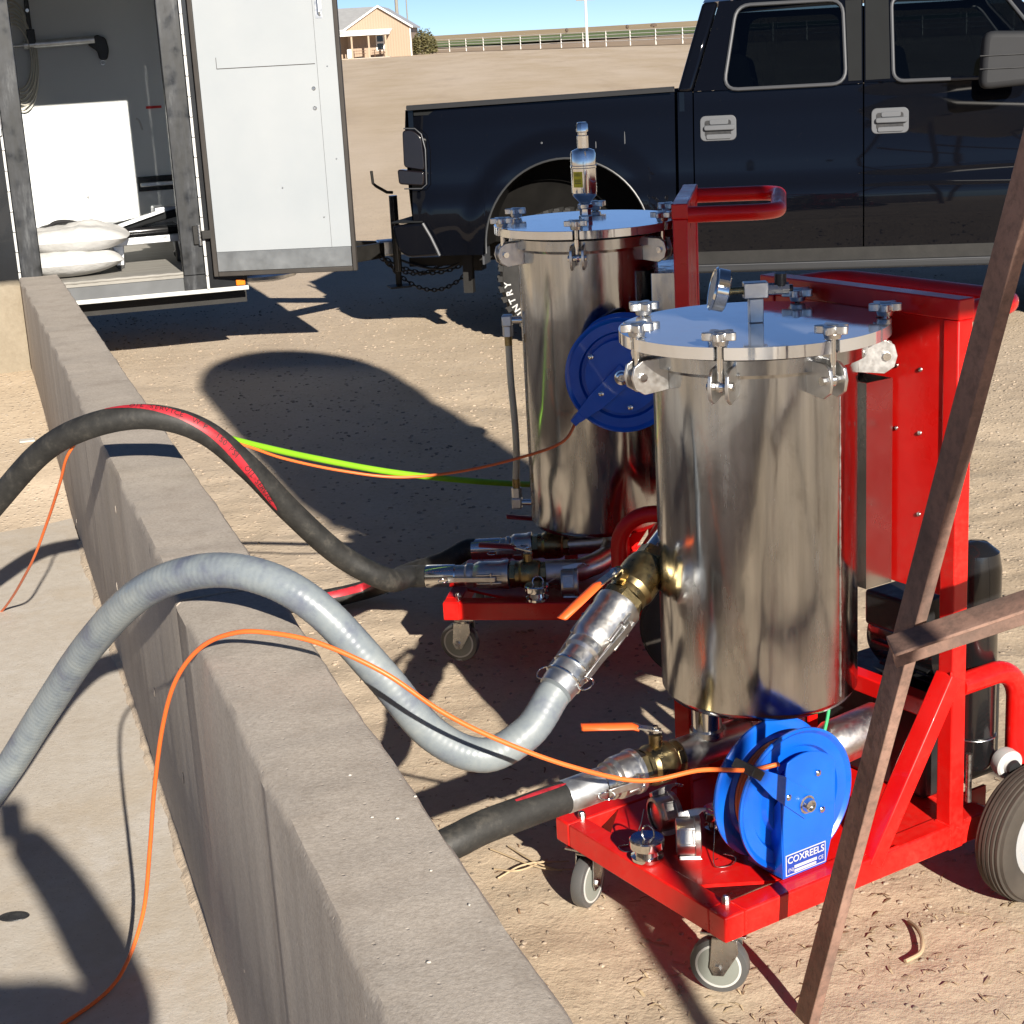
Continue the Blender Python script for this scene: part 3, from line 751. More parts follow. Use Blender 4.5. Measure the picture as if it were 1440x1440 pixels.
def make_cart(name, label, loc, az, o):
    """local x runs from the caster end to the tower, local y away from the near side, z up"""
    ct = thing(name, label, 'filter cart', loc, R(90 - az), 'red filter carts')
    W = .57; U0 = o.get('u0', 0.0); U1 = .74; zt = .20; zb = .145
    red = M['red']
    # --- deck
    for y0, y1 in ((0, .05), (W - .05, W)):
        MB().box((U0, y0, zb), (U1, y1, zt)).build('deck_rail', red, ct, bevel=.004)
    for x0, x1 in ((U0 + .0005, U0 + .05), (U1 - .05, U1 - .0005)):
        MB().box((x0, .0505, zb + .0005), (x1, W - .0505, zt - .0005)).build('deck_rail', red, ct, bevel=.003)
    cx = .14
    MB().prism([(U0 + .051 + cx, .051), (U1 - .051, .051), (U1 - .051, W - .051), (U0 + .051 + cx * .6, W - .051), (U0 + .051, W - .051 - cx * .6), (U0 + .051, .051 + cx * .62)], zt - .010, zt - .003).build('deck_plate', red, ct)
    for y in (.045, W - .045):
        MB().lathe([(.009, 0), (.009, .010), (.006, .016), (.001, .017)], 8, TR(U0 + .040, y, zt)).build('bolt', M['zinc'], ct)
    # --- casters and rear wheels
    add_caster(ct, U0 + .05, .055, o.get('cast_yaw', 20), zb)
    add_caster(ct, U0 + .05, W - .055, o.get('cast_yaw', 20) + o.get('cast2', 80), zb)
    wu = o.get('wheel_u', .79)
    add_wheel(ct, Matrix(((1, 0, 0, wu), (0, 0, -1, -.062), (0, 1, 0, .15), (0, 0, 0, 1))))
    add_wheel(ct, Matrix(((1, 0, 0, wu), (0, 0, 1, W + .062), (0, -1, 0, .15), (0, 0, 0, 1))))
    MB().cyl((wu, -.04, .15), (wu, W + .04, .15), .011).build('axle', M['zinc'], ct)
    for y in (.10, W - .10): MB().box((min(wu, U1) - .035, y - .004, .135), (wu + .03, y + .004, .195)).build('axle_hanger', red, ct)
    # --- tower
    zt2 = o.get('tower_top', 1.31)
    for y in (.0, W - .04):
        MB().box((.612, y - .001, .143), (.652, y + .039, zt2 - .0415)).build('tower_post', red, ct, bevel=.003)
    MB().box((.610, -.003, zt2 - .041), (.654, W + .001, zt2)).build('top_rail', red, ct, bevel=.003)
    MB().box((.616, .0395, .70), (.648, W - .0415, zt2 - .0415)).build('tower_panel', red, ct, bevel=.002)
    for pu, pz in ((.10, 1.16), (.165, 1.16), (.10, 1.03), (.165, 1.03), (.10, .86), (.30, 1.16), (.30, .86), (.42, 1.03), (.47, 1.16)):
        MB().lathe([(.005, 0), (.004, .003), (.001, .004)], 10, TR(.616, pu, pz) @ RY(-90)).build('rivet', M['zinc'], ct)
    for y in (.0, W - .04):
        p0, p1 = Vector((.395, y + .02, .178)), Vector((.625, y + .02, .53))
        MB().bar(p0, p1, .036, .045, (0, 1, 0)).build('diagonal_brace', red, ct, bevel=.003)
    MB().box((.6125, .0395, .42), (.6515, W - .0415, .46)).build('cross_rail', red, ct, bevel=.003)
    # weld beads where posts and braces meet the deck
    for a, b in (((.611, -.003, .2005), (.611, .039, .2005)), ((.653, -.003, .2005), (.653, .039, .2005)), ((.40, .001, .203), (.46, .001, .203)), ((.611, .002, .47), (.611, .002, .545)), ((U0 + .0505, .0, zt + .0003), (U0 + .0505, .05, zt + .0003)), ((U0 + .0505, .0, zt - .05), (U0 + .0505, .0, zt))):
        a, b = Vector(a), Vector(b); nb = max(6, int((b - a).length / .004))
        MB().tube([a + (b - a) * i / nb for i in range(nb + 1)], [.0026 + .0010 * (i % 2) for i in range(nb + 1)], 8).build('weld_bead', red, ct, angle=60)
    # tubular push handle
    hz = zt2 - .032; hx = .65 + o.get('handle', .20)
    loop = [Vector((.653, .022, hz)), Vector((hx - .07, .022, hz))] + [Vector((hx - .07 + .07 * math.sin(t * math.pi / 12), .092 - .07 * math.cos(t * math.pi / 12), hz)) for t in range(1, 7)]
    loop += [Vector((p.x, W - .0 - p.y, p.z)) for p in reversed(loop)]
    MB().tube(loop, .022, 20).build('push_handle', red, ct)
    if o.get('low_loop') == 'rear':
        for y in (.02, W - .02):
            pts = [Vector((.653, y, .50)), Vector((.76, y, .50))] + [Vector((.76 + .075 * math.sin(t * math.pi / 14), y, .425 + .075 * math.cos(t * math.pi / 14))) for t in range(1, 8)] + [Vector((.835, y, .17))]
            MB().tube(pts, .024, 20).build('bumper_tube', red, ct)
    else:
        for y in (.022,):
            pts = [Vector((.43, y, .201)), Vector((.43, y, .36))] + [Vector((.53 - .10 * math.cos(t * math.pi / 16), y, .36 + .10 * math.sin(t * math.pi / 16))) for t in range(1, 9)] + [Vector((.611, y, .46))]
            MB().tube(pts, .024, 20).build('bumper_tube', red, ct)
    # --- vessel
    tu, tv = .345, .288; tb = o['tank_bottom']; TC = TR(tu, tv, 0); r = .203
    MB().lathe([(.001, tb - .006), (.10, tb - .005), (r - .03, tb), (r - .010, tb + .006), (r, tb + .022), (r, 1.205)], 96, TC, cap=False).build('tank', M['stainless'], ct, angle=60)
    MB().lathe([(r + .0005, 1.198), (r + .003, 1.206), (r + .019, 1.208), (r + .020, 1.236), (r + .004, 1.2375), (r - .004, 1.2375)], 96, TC, cap=False).build('rim_flange', M['stainless'], ct)
    MB().lathe([(r + .012, 1.2376), (r + .013, 1.246), (.05, 1.246)], 72, TC, cap=False).build('gasket', M['black_plastic'], ct)
    lid = MB(); n = 160; prof = []
    KA = o['knobs']
    def lid_r(a):
        rr = .268
        for k in KA:
            d = (a - R(k) + math.pi) % (2 * math.pi) - math.pi
            if abs(d) < .036: rr = .240
        return rr
    ang = sorted([2 * math.pi * i / n for i in range(n)] + [R(k) + s * .0361 for k in KA for s in (-1, 1)] + [R(k) + s * .0359 for k in KA for s in (-1, 1)])
    lid.prism([(lid_r(a % (2 * math.pi)) * math.cos(a), lid_r(a % (2 * math.pi)) * math.sin(a)) for a in ang], 1.2465, 1.27, TC)
    lid.build('lid', M['lid'], ct, bevel=.0015)
    # welded seam down the sheet
    sa = R(o.get('seam', 300))
    MB().tube([Vector((tu + (r + .0003) * math.cos(sa), tv + (r + .0003) * math.sin(sa), tb + .03 + i * (1.19 - tb - .03) / 40)) for i in range(41)], [.0016 + .0006 * math.sin(i * 2.7) for i in range(41)], 8).build('weld_seam', M['zinc'], ct)
    lug = knob = bolt = None
    for k in KA:
        mm = TC @ RZ(k)
        if lug is None:
            lug = clamp_lug().build('clamp_lug', M['cast_aluminium'], ct, bevel=.001); lug.matrix_local = mm @ TR(r - .001, 0, 1.195)
            b = MB(); b.lathe([(.011, -.006), (.013, 0), (.011, .006)], 16, RX(90)); b.lathe([(.0065, .008), (.0065, .100)], 14); b.lathe([(.0085, -.026), (.0085, .026)], 8, RX(90))
            bolt = b.build('swing_bolt', M['chrome'], ct); bolt.matrix_local = mm @ TR(.258, 0, 1.195)
            knob = star_knob().build('star_knob', M['cast_aluminium'], ct, bevel=.002); knob.matrix_local = mm @ TR(.258, 0, 1.2835)
        else:
            twin(lug, ct, mm @ TR(r - .001, 0, 1.195)); twin(bolt, ct, mm @ TR(.258, 0, 1.195)); twin(knob, ct, mm @ TR(.258, 0, 1.2835) @ RZ(k * 1.7))
    mm = TC @ RZ(o.get('hinge', -8))
    MB().tube([mm @ Vector(p) for p in ((.262, -.05, 1.235), (.285, -.045, 1.215), (.292, -.02, 1.205), (.292, .02, 1.205), (.285, .045, 1.215), (.262, .05, 1.235))], .008, 10).build('lid_handle', M['cast_aluminium'], ct)
    # tank legs down to the deck
    for a in (10, 70, 130):
        c_, s_ = math.cos(R(a)), math.sin(R(a))
        MB().bar((tu + .165 * c_, tv + .165 * s_, zt - .003), (tu + .165 * c_, tv + .165 * s_, tb + .012), .03, .03, (c_, s_, 0)).build('tank_leg', red, ct)
    return ct, TC, tb

# ---------------------------------------------------------------- near cart
NA = Vector((.363, 2.923, 0)); NAZ = 57.5
near, TC, tb = make_cart('filter_cart', 'sunlit red filter cart with gauge on lid and hose reel on its deck', NA, NAZ,
    dict(tank_bottom=.495, knobs=(110, 169, 215, 263, 324, 28), low_loop='rear', cast_yaw=-53, seam=282, wheel_u=.80, handle=.17))
cx, cy = .345, .288
# gauge block on the lid
gd = Vector((-.843, .537, 0))
blk = Vector((cx + .010, cy + .005, 0))
MB().box((-.014, -.014, 1.27), (.014, .014, 1.318), Matrix.Translation(blk) @ RZ(NAZ - 90)).build('gauge_block', M['cast_aluminium'], near, bevel=.002)
MB().box((-.024, -.0155, 1.3185), (.024, .0155, 1.350), Matrix.Translation(blk) @ RZ(NAZ - 90)).build('gauge_tee', M['cast_aluminium'], near, bevel=.002)
g0 = blk + Vector((0, 0, 1.334)); g1 = g0 + gd * .055
MB().cyl(g0 + gd * .02, g1, .008, n=12).build('gauge_stem', M['brass'], near)
gg = along(g1, g1 + gd + Vector((0, 0, .25)))
MB().lathe([(.010, -.004), (.020, -.002), (.039, .002), (.042, .004), (.042, .026), (.044, .028), (.040, .032), (.036, .030), (.001, .030)], 40, gg, cap=False).build('pressure_gauge', M['chrome'], near)
MB().lathe([(.035, .0303), (.001, .0305)], 32, gg, cap=False).build('gauge_face', M['white_paint'], near)
MB().cyl(g0 - gd * .02, g0 - gd * .066, .012, n=8).build('bleed_valve', M['zinc'], near)
MB().cyl(g0 - gd * .05 + Vector((0, 0, .006)), g0 - gd * .05 + Vector((0, 0, .030)), .012, n=12).build('bleed_knob', M['black_plastic'], near)
MB().cyl(g0 - gd * .066, g0 - gd * .074, .007, n=10).build('bleed_port', M['black_enamel'], near)
# steel document box on the tower face
mb = MB(); bx = (.535, .608, .168, .43, .70, 1.135)
mb.box((bx[0], bx[2], bx[4]), (bx[0] + .002, bx[3], bx[5])); mb.box((bx[1] - .002, bx[2], bx[4]), (bx[1], bx[3], bx[5]))
mb.box((bx[0] + .002, bx[2], bx[4]), (bx[1] - .002, bx[2] + .002, bx[5])); mb.box((bx[0] + .002, bx[3] - .002, bx[4]), (bx[1] - .002, bx[3], bx[5])); mb.box((bx[0] + .002, bx[2] + .002, bx[4]), (bx[1] - .002, bx[3] - .002, bx[4] + .002))
mb.build('steel_box', M['brushed_plate'], near)
# bottom outlet: drop pipe, tee and ball valve
MB().cyl((.20, .285, .44), (.20, .285, tb + .01), .030, n=28).build('drop_pipe', M['chrome'], near)
MB().lathe([(.037, 0), (.037, .012), (.031, .02)], 28, TR(.20, .285, .445) @ RX(180)).build('pipe_union', M['zinc'], near)
MB().cyl((.118, .285, .405), (.30, .285, .405), .036, n=32).build('pipe_tee', M['cast_aluminium'], near)
MB().lathe([(.039, 0), (.039, .014)], 32, along((.300, .285, .405), (.32, .285, .405))).build('pipe_clamp', M['zinc'], near)
MB().lathe([(.037, 0), (.037, .05), (.02, .06)], 32, along((.314, .285, .405), (.4, .285, .405))).build('end_plug', M['chrome'], near)
MB().cyl((.43, .30, .199), (.43, .30, tb + .01), .045, n=28).build('drain_pot', M['chrome'], near)
ball_valve(near, (.118, .285, .405), (.012, .285, .405), .034, M['orange_grip'], (-.86, .5, 0.0), hlen=.12)
# hose reel
hose_reel(near, TR(.243, .100, .352) @ Matrix.Diagonal((.91, .91, .91, 1)), M['orange_hose'], 141)
# pump motor, filter bowl and fittings behind the vessel
pm = part('pump_motor', near)
MB().lathe([(.001, 0), (.062, .002), (.078, .02), (.080, .20), (.068, .225), (.02, .235), (.001, .236)], 40, along((.80, .14, .50), (.80, .5, .50)), cap=False).build('motor_body', M['black_enamel'], pm)
mb = MB()
for i in range(16):
    a = i * math.pi / 8; mb.box((.078, -.002, .03), (.088, .002, .19), along((.80, .14, .50), (.80, .5, .50)) @ RZ(math.degrees(a)))
mb.build('cooling_fin', M['black_enamel'], pm)
MB().box((.66, .16, .56), (.76, .30, .64)).build('junction_box', M['black_plastic'], pm, bevel=.008)
MB().box((.66, .12, .20), (.90, .46, .42)).build('pump_base', M['black_plastic'], pm, bevel=.01)
fb = part('filter_bowl', near)
MB().lathe([(.001, .27), (.036, .272), (.046, .29), (.046, .60), (.052, .61), (.052, .66)], 36, TR(.762, .075, 0), cap=False).build('bowl', M['black_enamel'], fb)
MB().lathe([(.052, .66), (.052, .72), (.046, .755), (.022, .775), (.001, .778)], 36, TR(.762, .075, 0), cap=False).build('filter_head', M['black_enamel'], fb)
MB().torus(.0525, .002, TR(.762, .075, .64), 36, 8).build('retaining_band', M['chrome'], fb)
MB().torus(.0468, .0018, TR(.762, .075, .345), 36, 8).build('retaining_band', M['zinc'], fb)
gm = along((.79, .02, .295), (.77, -.08, .285))
MB().lathe([(.012, -.02), (.012, 0), (.030, .002), (.032, .01), (.032, .028), (.028, .032), (.018, .030), (.016, .038), (.001, .038)], 32, gm, cap=False).build('sample_cap', M['white_paint'], near)
MB().lathe([(.017, .0385), (.015, .046), (.001, .047)], 24, gm, cap=False).build('sample_port', M['black_plastic'], near)
MB().cyl((.70, .03, .22), (.70, .03, .33), .007, n=12).build('tie_rod', M['zinc'], near)
MB().tube(spline([(.33, .10, .40), (.38, .12, .47), (.43, .16, .54), (.50, .22, .60)]), .0035, 8).build('ground_wire', M['green_wire'], near)
MB().lathe([(.001, 0), (.04, .004), (.05, .03), (.05, .16), (.001, .17)], 28, along((.44, .20, .36), (.60, .20, .37)), cap=False).build('check_valve', M['cast_aluminium'], near)
# upper outlet: pipe from behind the vessel down to its own valve (world positions, in cart space)
NM = (Matrix.Translation(NA) @ RZ(90 - NAZ)).inverted()
UP0 = at_y(806, 938, 3.20); UP1 = at_y(938, 762, 3.44)
def upl(t): return NM @ (UP0 + (UP1 - UP0) * t)
ud = (UP1 - UP0).normalized()
MB().tube([upl(.86), upl(1.0), upl(1.25), NM @ (UP0 + (UP1 - UP0) * 1.5 + Vector((.06, .03, .0))), Vector((.63, .43, .92))], .033, 24).build('outlet_pipe', M['chrome'], near)
hl = (NM.to_3x3() @ (at_y(800, 882, 3.05) - at_y(868, 812, 3.14)))
hu = (NM.to_3x3() @ ((CAMP - at_y(868, 812, 3.14)).normalized() * .8 + Vector((-.75, 0, .35))))

ball_valve(near, upl(.88), upl(.47), .038, M['orange_grip'], hl, hlen=.125, hup=hu)

# ---------------------------------------------------------------- far cart
FAR_A = Vector((-.126, 4.753, .045)); FAZ = 99.5
far, TCf, tbf = make_cart('filter_cart', 'shaded red filter cart behind, with steel vent bottle standing on its lid', FAR_A, FAZ,
    dict(tank_bottom=.362, knobs=(270, 208, 332, 150, 28, 90), u0=-.095, tower_top=1.335, low_loop='front', cast_yaw=-10, seam=200, wheel_u=.64, handle=.245, hinge=60))
vp = part('vent_bottle', far, TR(.345, .275, 1.27))
MB().lathe([(.020, 0), (.020, .014), (.017, .016), (.017, .035), (.022, .036), (.022, .048)], 6).build('hex_fitting', M['chrome'], vp, bevel=.001)
MB().lathe([(.014, .046), (.018, .055), (.034, .072), (.0365, .082), (.0365, .150), (.038, .152), (.038, .157), (.0365, .159), (.0365, .190), (.033, .199), (.018, .205), (.014, .207)], 48, cap=False).build('bottle', M['chrome'], vp)
MB().lathe([(.0165, .206), (.0165, .240), (.013, .242), (.013, .250), (.017, .252), (.017, .272), (.013, .278), (.001, .279)], 8, cap=False).build('relief_cap', M['chrome'], vp)
mb = MB(); mb.grid([[(.0372 * math.cos(R(a)), .0372 * math.sin(R(a)), z) for a in range(222, 271, 6)] for z in (.098, .142)])
mb.build('warning_label', M['yellow_label'], vp)
mb = MB()
for z in (.108, .113, .118, .130, .135): mb.grid([[(.0375 * math.cos(R(a)), .0375 * math.sin(R(a)), zz) for a in range(230, 263, 8)] for zz in (z, z + .0022)])
mb.build('label_print', M['label_print'], vp)
# sight tube on the left of the vessel
st = part('sight_gauge', far)
for z, s in ((.985, 1), (.425, -1)):
    MB().cyl((.150, .285, z), (.112, .285, z), .010, n=12).build('nipple', M['chrome'], st)
    MB().box((.083, .268, z - .017), (.113, .302, z + .017)).build('elbow', M['galvanised'], st, bevel=.004)
    MB().lathe([(.016, 0), (.016, .030)], 6, TR(.098, .285, z - .017 - .03 if s > 0 else z + .017)).build('tube_nut', M['galvanised'], st)
    MB().cyl((.098, .285, z - .047 if s > 0 else z + .047), (.098, .285, z - .075 if s > 0 else z + .075), .0115, n=16).build('ferrule', M['brass'], st)
MB().tube(spline([(.098, .285, .91), (.099, .285, .80), (.104, .285, .68), (.104, .285, .58), (.098, .285, .50)]), .0105, 16).build('tube', M['sight_tube'], st)
# manifold with two ball valves
MB().tube([(.39, .29, tbf + .01), (.39, .29, .30), (.375, .26, .262), (.34, .20, .255), (.30, .14, .255), (.22, .11, .255)], .034, 24).build('manifold_pipe', M['cast_aluminium'], far)
MB().cyl((.29, .128, .255), (.20, .11, .255), .037, n=28).build('pipe_union', M['galvanised'], far)
MB().tube([(.40, .36, .30), (.34, .36, .275), (.24, .35, .27)], .034, 24).build('manifold_pipe', M['cast_aluminium'], far)
ball_valve(far, (.205, .11, .255), (.095, .107, .253), .034, M['dark_red_grip'], (-1, .0, 0), hlen=.115)
ball_valve(far, (.245, .35, .27), (.13, .345, .268), .034, M['dark_red_grip'], (-1, -.2, .08), hlen=.105)
hose_reel(far, TR(.462, .045, .868), M['orange_hose'], 222, label=False, base=False)
MB().bar((.46, .10, .868), (.63, .10, .868), .05, .02, (0, 0, 1)).build('reel_bracket', M['red'], far)
MB().box((.537, .15, .70), (.606, .42, 1.13)).build('steel_box', M['stainless'], far, bevel=.002)
MB().box((.654, .05, .45), (.70, .50, .90)).build('control_cabinet', M['stainless'], far, bevel=.004)
MB().lathe([(.001, 0), (.06, .002), (.075, .02), (.075, .22), (.001, .235)], 36, along((.75, .16, .40), (.75, .5, .40)), cap=False).build('pump_motor', M['black_enamel'], far)

# ---------------------------------------------------------------- loose dust caps and plugs lying on the decks
def dust_cap(label, p, rz, up=True, tilt=0, size=1.0, mirror=False, ring=True):
    t = thing('dust_cap', label, 'hose cap', p, R(rz), 'loose aluminium dust caps and plugs')
    s = size
    if up:
        MB().lathe([(.030 * s, 0), (.033 * s, .003), (.034 * s, .010), (.026 * s, .014), (.024 * s, .024), (.026 * s, .027), (.0355 * s, .029), (.0365 * s, .033), (.0365 * s, .046), (.034 * s, .049), (.010 * s, .050)], 40).build('plug', M['chrome'], t)
        MB().torus(.016 * s, .002, TR(.004, 0, .057) @ RX(64), 24, 8).build('pull_ring', M['chrome'], t)
    else:
        # cap lying on its side: axis along local x, square boss towards local -y
        q = .034 * s; c = TR(0, 0, q) @ RX(tilt)
        ax = c @ RY(90)
        MB().lathe([(q * .80, -.026), (q * .98, -.024), (q, -.018), (q, .012), (q * 1.10, .014), (q * 1.10, .024), (q * .9, .026), (q * .88, -.018), (.001, -.020)], 40, ax, cap=False).build('cap_cup', M['cast_aluminium'], t)
        mb = MB(); mb.box((-.019, -q - .010, -.019), (.013, -q * .75, .019), c); mb.build('side_boss', M['cast_aluminium'], t, bevel=.002)
        mb = MB()
        for lo, hi in (((-.019, -q - .013, -.019), (.013, -q - .010, -.014)), ((-.019, -q - .013, .014), (.013, -q - .010, .019)), ((-.019, -q - .013, -.014), (-.014, -q - .010, .014)), ((.008, -q - .013, -.014), (.013, -q - .010, .014))): mb.box(lo, hi, c)
        mb.build('boss_frame', M['cast_aluminium'], t, bevel=.001)
        for sg in (-1, 1):
            mb = MB(); mb.prism([(-.020, .0), (.020, .0), (.030, .010), (.040, .012), (.040, .018), (.02, .018), (-.020, .010)], -.008, .008, c @ TR(0, 0, sg * q) @ RX(90 if sg > 0 else -90) @ TR(0, 0, 0)); mb.build('cam_arm', M['cast_aluminium'], t, bevel=.0015)
            MB().torus(.010, .0018, c @ TR(.050, 0, sg * (q + .012)) @ RY(25 * sg), 20, 8).build('arm_ring', M['chrome'], t)
    return t
def on_cart(mtx, u, v, z): return mtx @ Vector((u, v, z))
NW = Matrix.Translation(NA) @ RZ(90 - NAZ); FW = Matrix.Translation(FAR_A) @ RZ(90 - FAZ)
dust_cap('chrome dust plug standing on front edge of sunlit red deck', on_cart(NW, .034, .285, .2), 40)
dust_cap('aluminium dust cap with square raised panel lying on sunlit red deck', on_cart(NW, .118, .255, .198), -4, up=False, tilt=-24, size=1.15)
dust_cap('aluminium dust cap tipped over under the orange valve lever', on_cart(NW, .150, .375, .198), 22, up=False, tilt=-30, size=1.1)
dust_cap('dark dust plug standing in shade beside blue hose reel', on_cart(NW, .235, .30, .198), 0, size=.9)
dust_cap('chrome dust plug standing on the shaded far deck', on_cart(FW, .185, .022, .2), 10)
dust_cap('grey dust cap with square panel lying on the shaded far deck', on_cart(FW, .275, .075, .198), -3, up=False, tilt=-22, size=1.15)
# wire lanyards
def lanyard(label, pts, frame):
    t = MB().tube(spline([frame @ Vector(p) for p in pts], 10), .0011, 6).build('wire_lanyard', M['zinc'])
    return tag(t, label, 'wire', 'wire lanyards on the carts')
lanyard('thin wire loop lying left of the chrome plug on sunlit deck', [(.115, .40, .245), (.085, .375, .225), (.05, .36, .203), (.02, .365, .202), (.015, .335, .203), (.045, .33, .203), (.065, .345, .204)], NW)
lanyard('thin wire loop lying between dust caps and blue reel', [(.215, .285, .235), (.17, .235, .22), (.13, .19, .203), (.12, .165, .202), (.15, .155, .202), (.175, .175, .202), (.165, .20, .203)], NW)
lanyard('thin wire running between plug and cap on shaded deck', [(.20, .03, .24), (.22, .045, .25), (.245, .055, .262)], FW)
# ================================================================ pickup truck
# local x: rear wheel (0) towards the front, y: 0 at the near side, growing inwards, z up
TRUCK = thing('pickup_truck', 'black crew cab pickup truck parked broadside behind the carts', 'pickup truck', (.403, 10.274, 0), R(-11))
TRUCK.rotation_euler = (R(-2.3), 0, R(-11))                     # the yard falls away slightly on the far side
TW = 1.98
AX, AZ, AR = .02, .614, .50                                    # rear wheel arch
FX = 3.53
def side_y(s, z):
    """how far the skin stands in from the widest line"""
    y = 0.0
    y += .030 * sstep(.98, 1.47, z) + .010 * sstep(1.30, 1.47, z)    # tumblehome to the belt
    y += .022 * sstep(.985, .86, z) * -1 + .022                      # lower flank leans out
    y += .035 * sstep(.78, .50, z)                                   # and tucks under
    y += .020 * sstep(-.70, -.95, s) ** 2                            # rounded tail corner
    for cx in (AX, FX):
        d = math.hypot(s - cx, (z - AZ)) if z > AZ else abs(s - cx)
        if d < .68: y -= .024 * sstep(.68, .55, d)
    return y
def skin(name, s0, s1, z_lo, z_hi, mat, cols=None, rows=22, thick=.03):
    """body panel; z_lo and z_hi are functions of s"""
    n = cols or max(6, int((s1 - s0) / .02)); out = []
    for i in range(n + 1):
        s = s0 + (s1 - s0) * i / n; a, b = z_lo(s), z_hi(s)
        col = [(s, side_y(s, a) + thick, a)]
        col += [(s, side_y(s, a + (b - a) * k / rows), a + (b - a) * k / rows) for k in range(rows + 1)]
        col += [(s, side_y(s, b) + thick, b)]
        out.append(col)
    first = [(p[0], p[1] + (thick if 0 < j < len(out[0]) - 1 else 0), p[2]) for j, p in enumerate(out[0])]
    last = [(p[0], p[1] + (thick if 0 < j < len(out[0]) - 1 else 0), p[2]) for j, p in enumerate(out[-1])]
    mb = MB(); mb.grid([first] + out + [last])
    a = mb.build(name, mat, TRUCK, angle=42)
    mir = MB(); mir.v = [(x, TW - y, z) for x, y, z in mb.v]; mir.f = [tuple(reversed(f)) for f in mb.f]
    return a, mir.build(name, mat, TRUCK, angle=42)
def arch(s, base):
    for cx in (AX, FX):
        if abs(s - cx) < AR: return max(base, AZ + math.sqrt(AR * AR - (s - cx) ** 2))
    return base
rail_z = lambda s: 1.432 + .022 * (s + .93)
bed_lo = lambda s: arch(s, .56 + .16 * sstep(-.80, -.86, s))
# split the bed at the arch edges so the columns land on them
for s0, s1 in ((-.93, AX - AR), (AX - AR, AX + AR), (AX + AR, .672)):
    skin('bed_side', s0, s1, (lambda s: bed_lo(max(s0 + 1e-6, min(s1 - 1e-6, s)))) if s0 == AX - AR else bed_lo, rail_z, M['truck'], cols=110 if s0 == AX - AR else None)
# bed rail cap, inner bed, tailgate
for y in (.020, TW - .100):
    mb = MB(); mb.grid([[(s, yy, rail_z(s) + dz) for yy, dz in ((y + .004, .0), (y, .018), (y + .012, .030), (y + .068, .030), (y + .08, .018), (y + .076, 0))] for s in [(-.935 + 1.605 * i / 24) for i in range(25)]])
    mb.f.append((0, 1, 2, 3, 4, 5)); mb.build('rail_cap', M['mirror_plastic'], TRUCK)
mb = MB(); mb.box((-.90, .33, .90), (.66, TW - .33, .93)); mb.box((-.90, .315, .93), (.66, .33, 1.43)); mb.box((-.90, TW - .33, .93), (.66, TW - .315, 1.43)); mb.box((.64, .10, 1.16), (.66, TW - .10, 1.45)); mb.box((-.90, .06, 1.40), (.64, .315, 1.425)); mb.box((-.90, TW - .315, 1.40), (.64, TW - .06, 1.425)); mb.build('bed_liner', M['truck_plastic'], TRUCK)
mb = MB(); mb.grid([[(-.94 - .02 * math.sin(math.pi * k / 8) - .01 * (k > 5), y, .72 + .715 * k / 8) for y in [.06 + (TW - .12) * i / 8 for i in range(9)]] for k in range(9)]); mb.box((-.935, .06, .72), (-.905, TW - .06, 1.43)); mb.build('tailgate', M['truck'], TRUCK)
# arch lip and liner
for sgn in (0, 1):
    for cx, nm in ((AX, 'arch_lip'), (FX, 'arch_lip')):
        yy = -.024 if not sgn else TW + .024
        pts = [(cx - AR, yy, .57)] + [(cx - AR * math.cos(t * math.pi / 36), yy + (.004 if not sgn else -.004), AZ + AR * math.sin(t * math.pi / 36)) for t in range(37)] + [(cx + AR, yy, .57)]
        mb = MB(); mb.tube(pts, .007, 8); mb.build(nm, M['arch_trim'], TRUCK)
        rows = []
        for t in range(37):
            a = t * math.pi / 36; q = [(cx - (AR + .0) * math.cos(a), y_, AZ + AR * math.sin(a)) for y_ in ((.0, .30) if not sgn else (TW, TW - .30))]
            rows.append(q)
        mb = MB(); mb.grid(rows); mb.f.append(tuple(2 * k + 1 for k in range(37))); mb.build('wheel_well', M['well_black'], TRUCK)
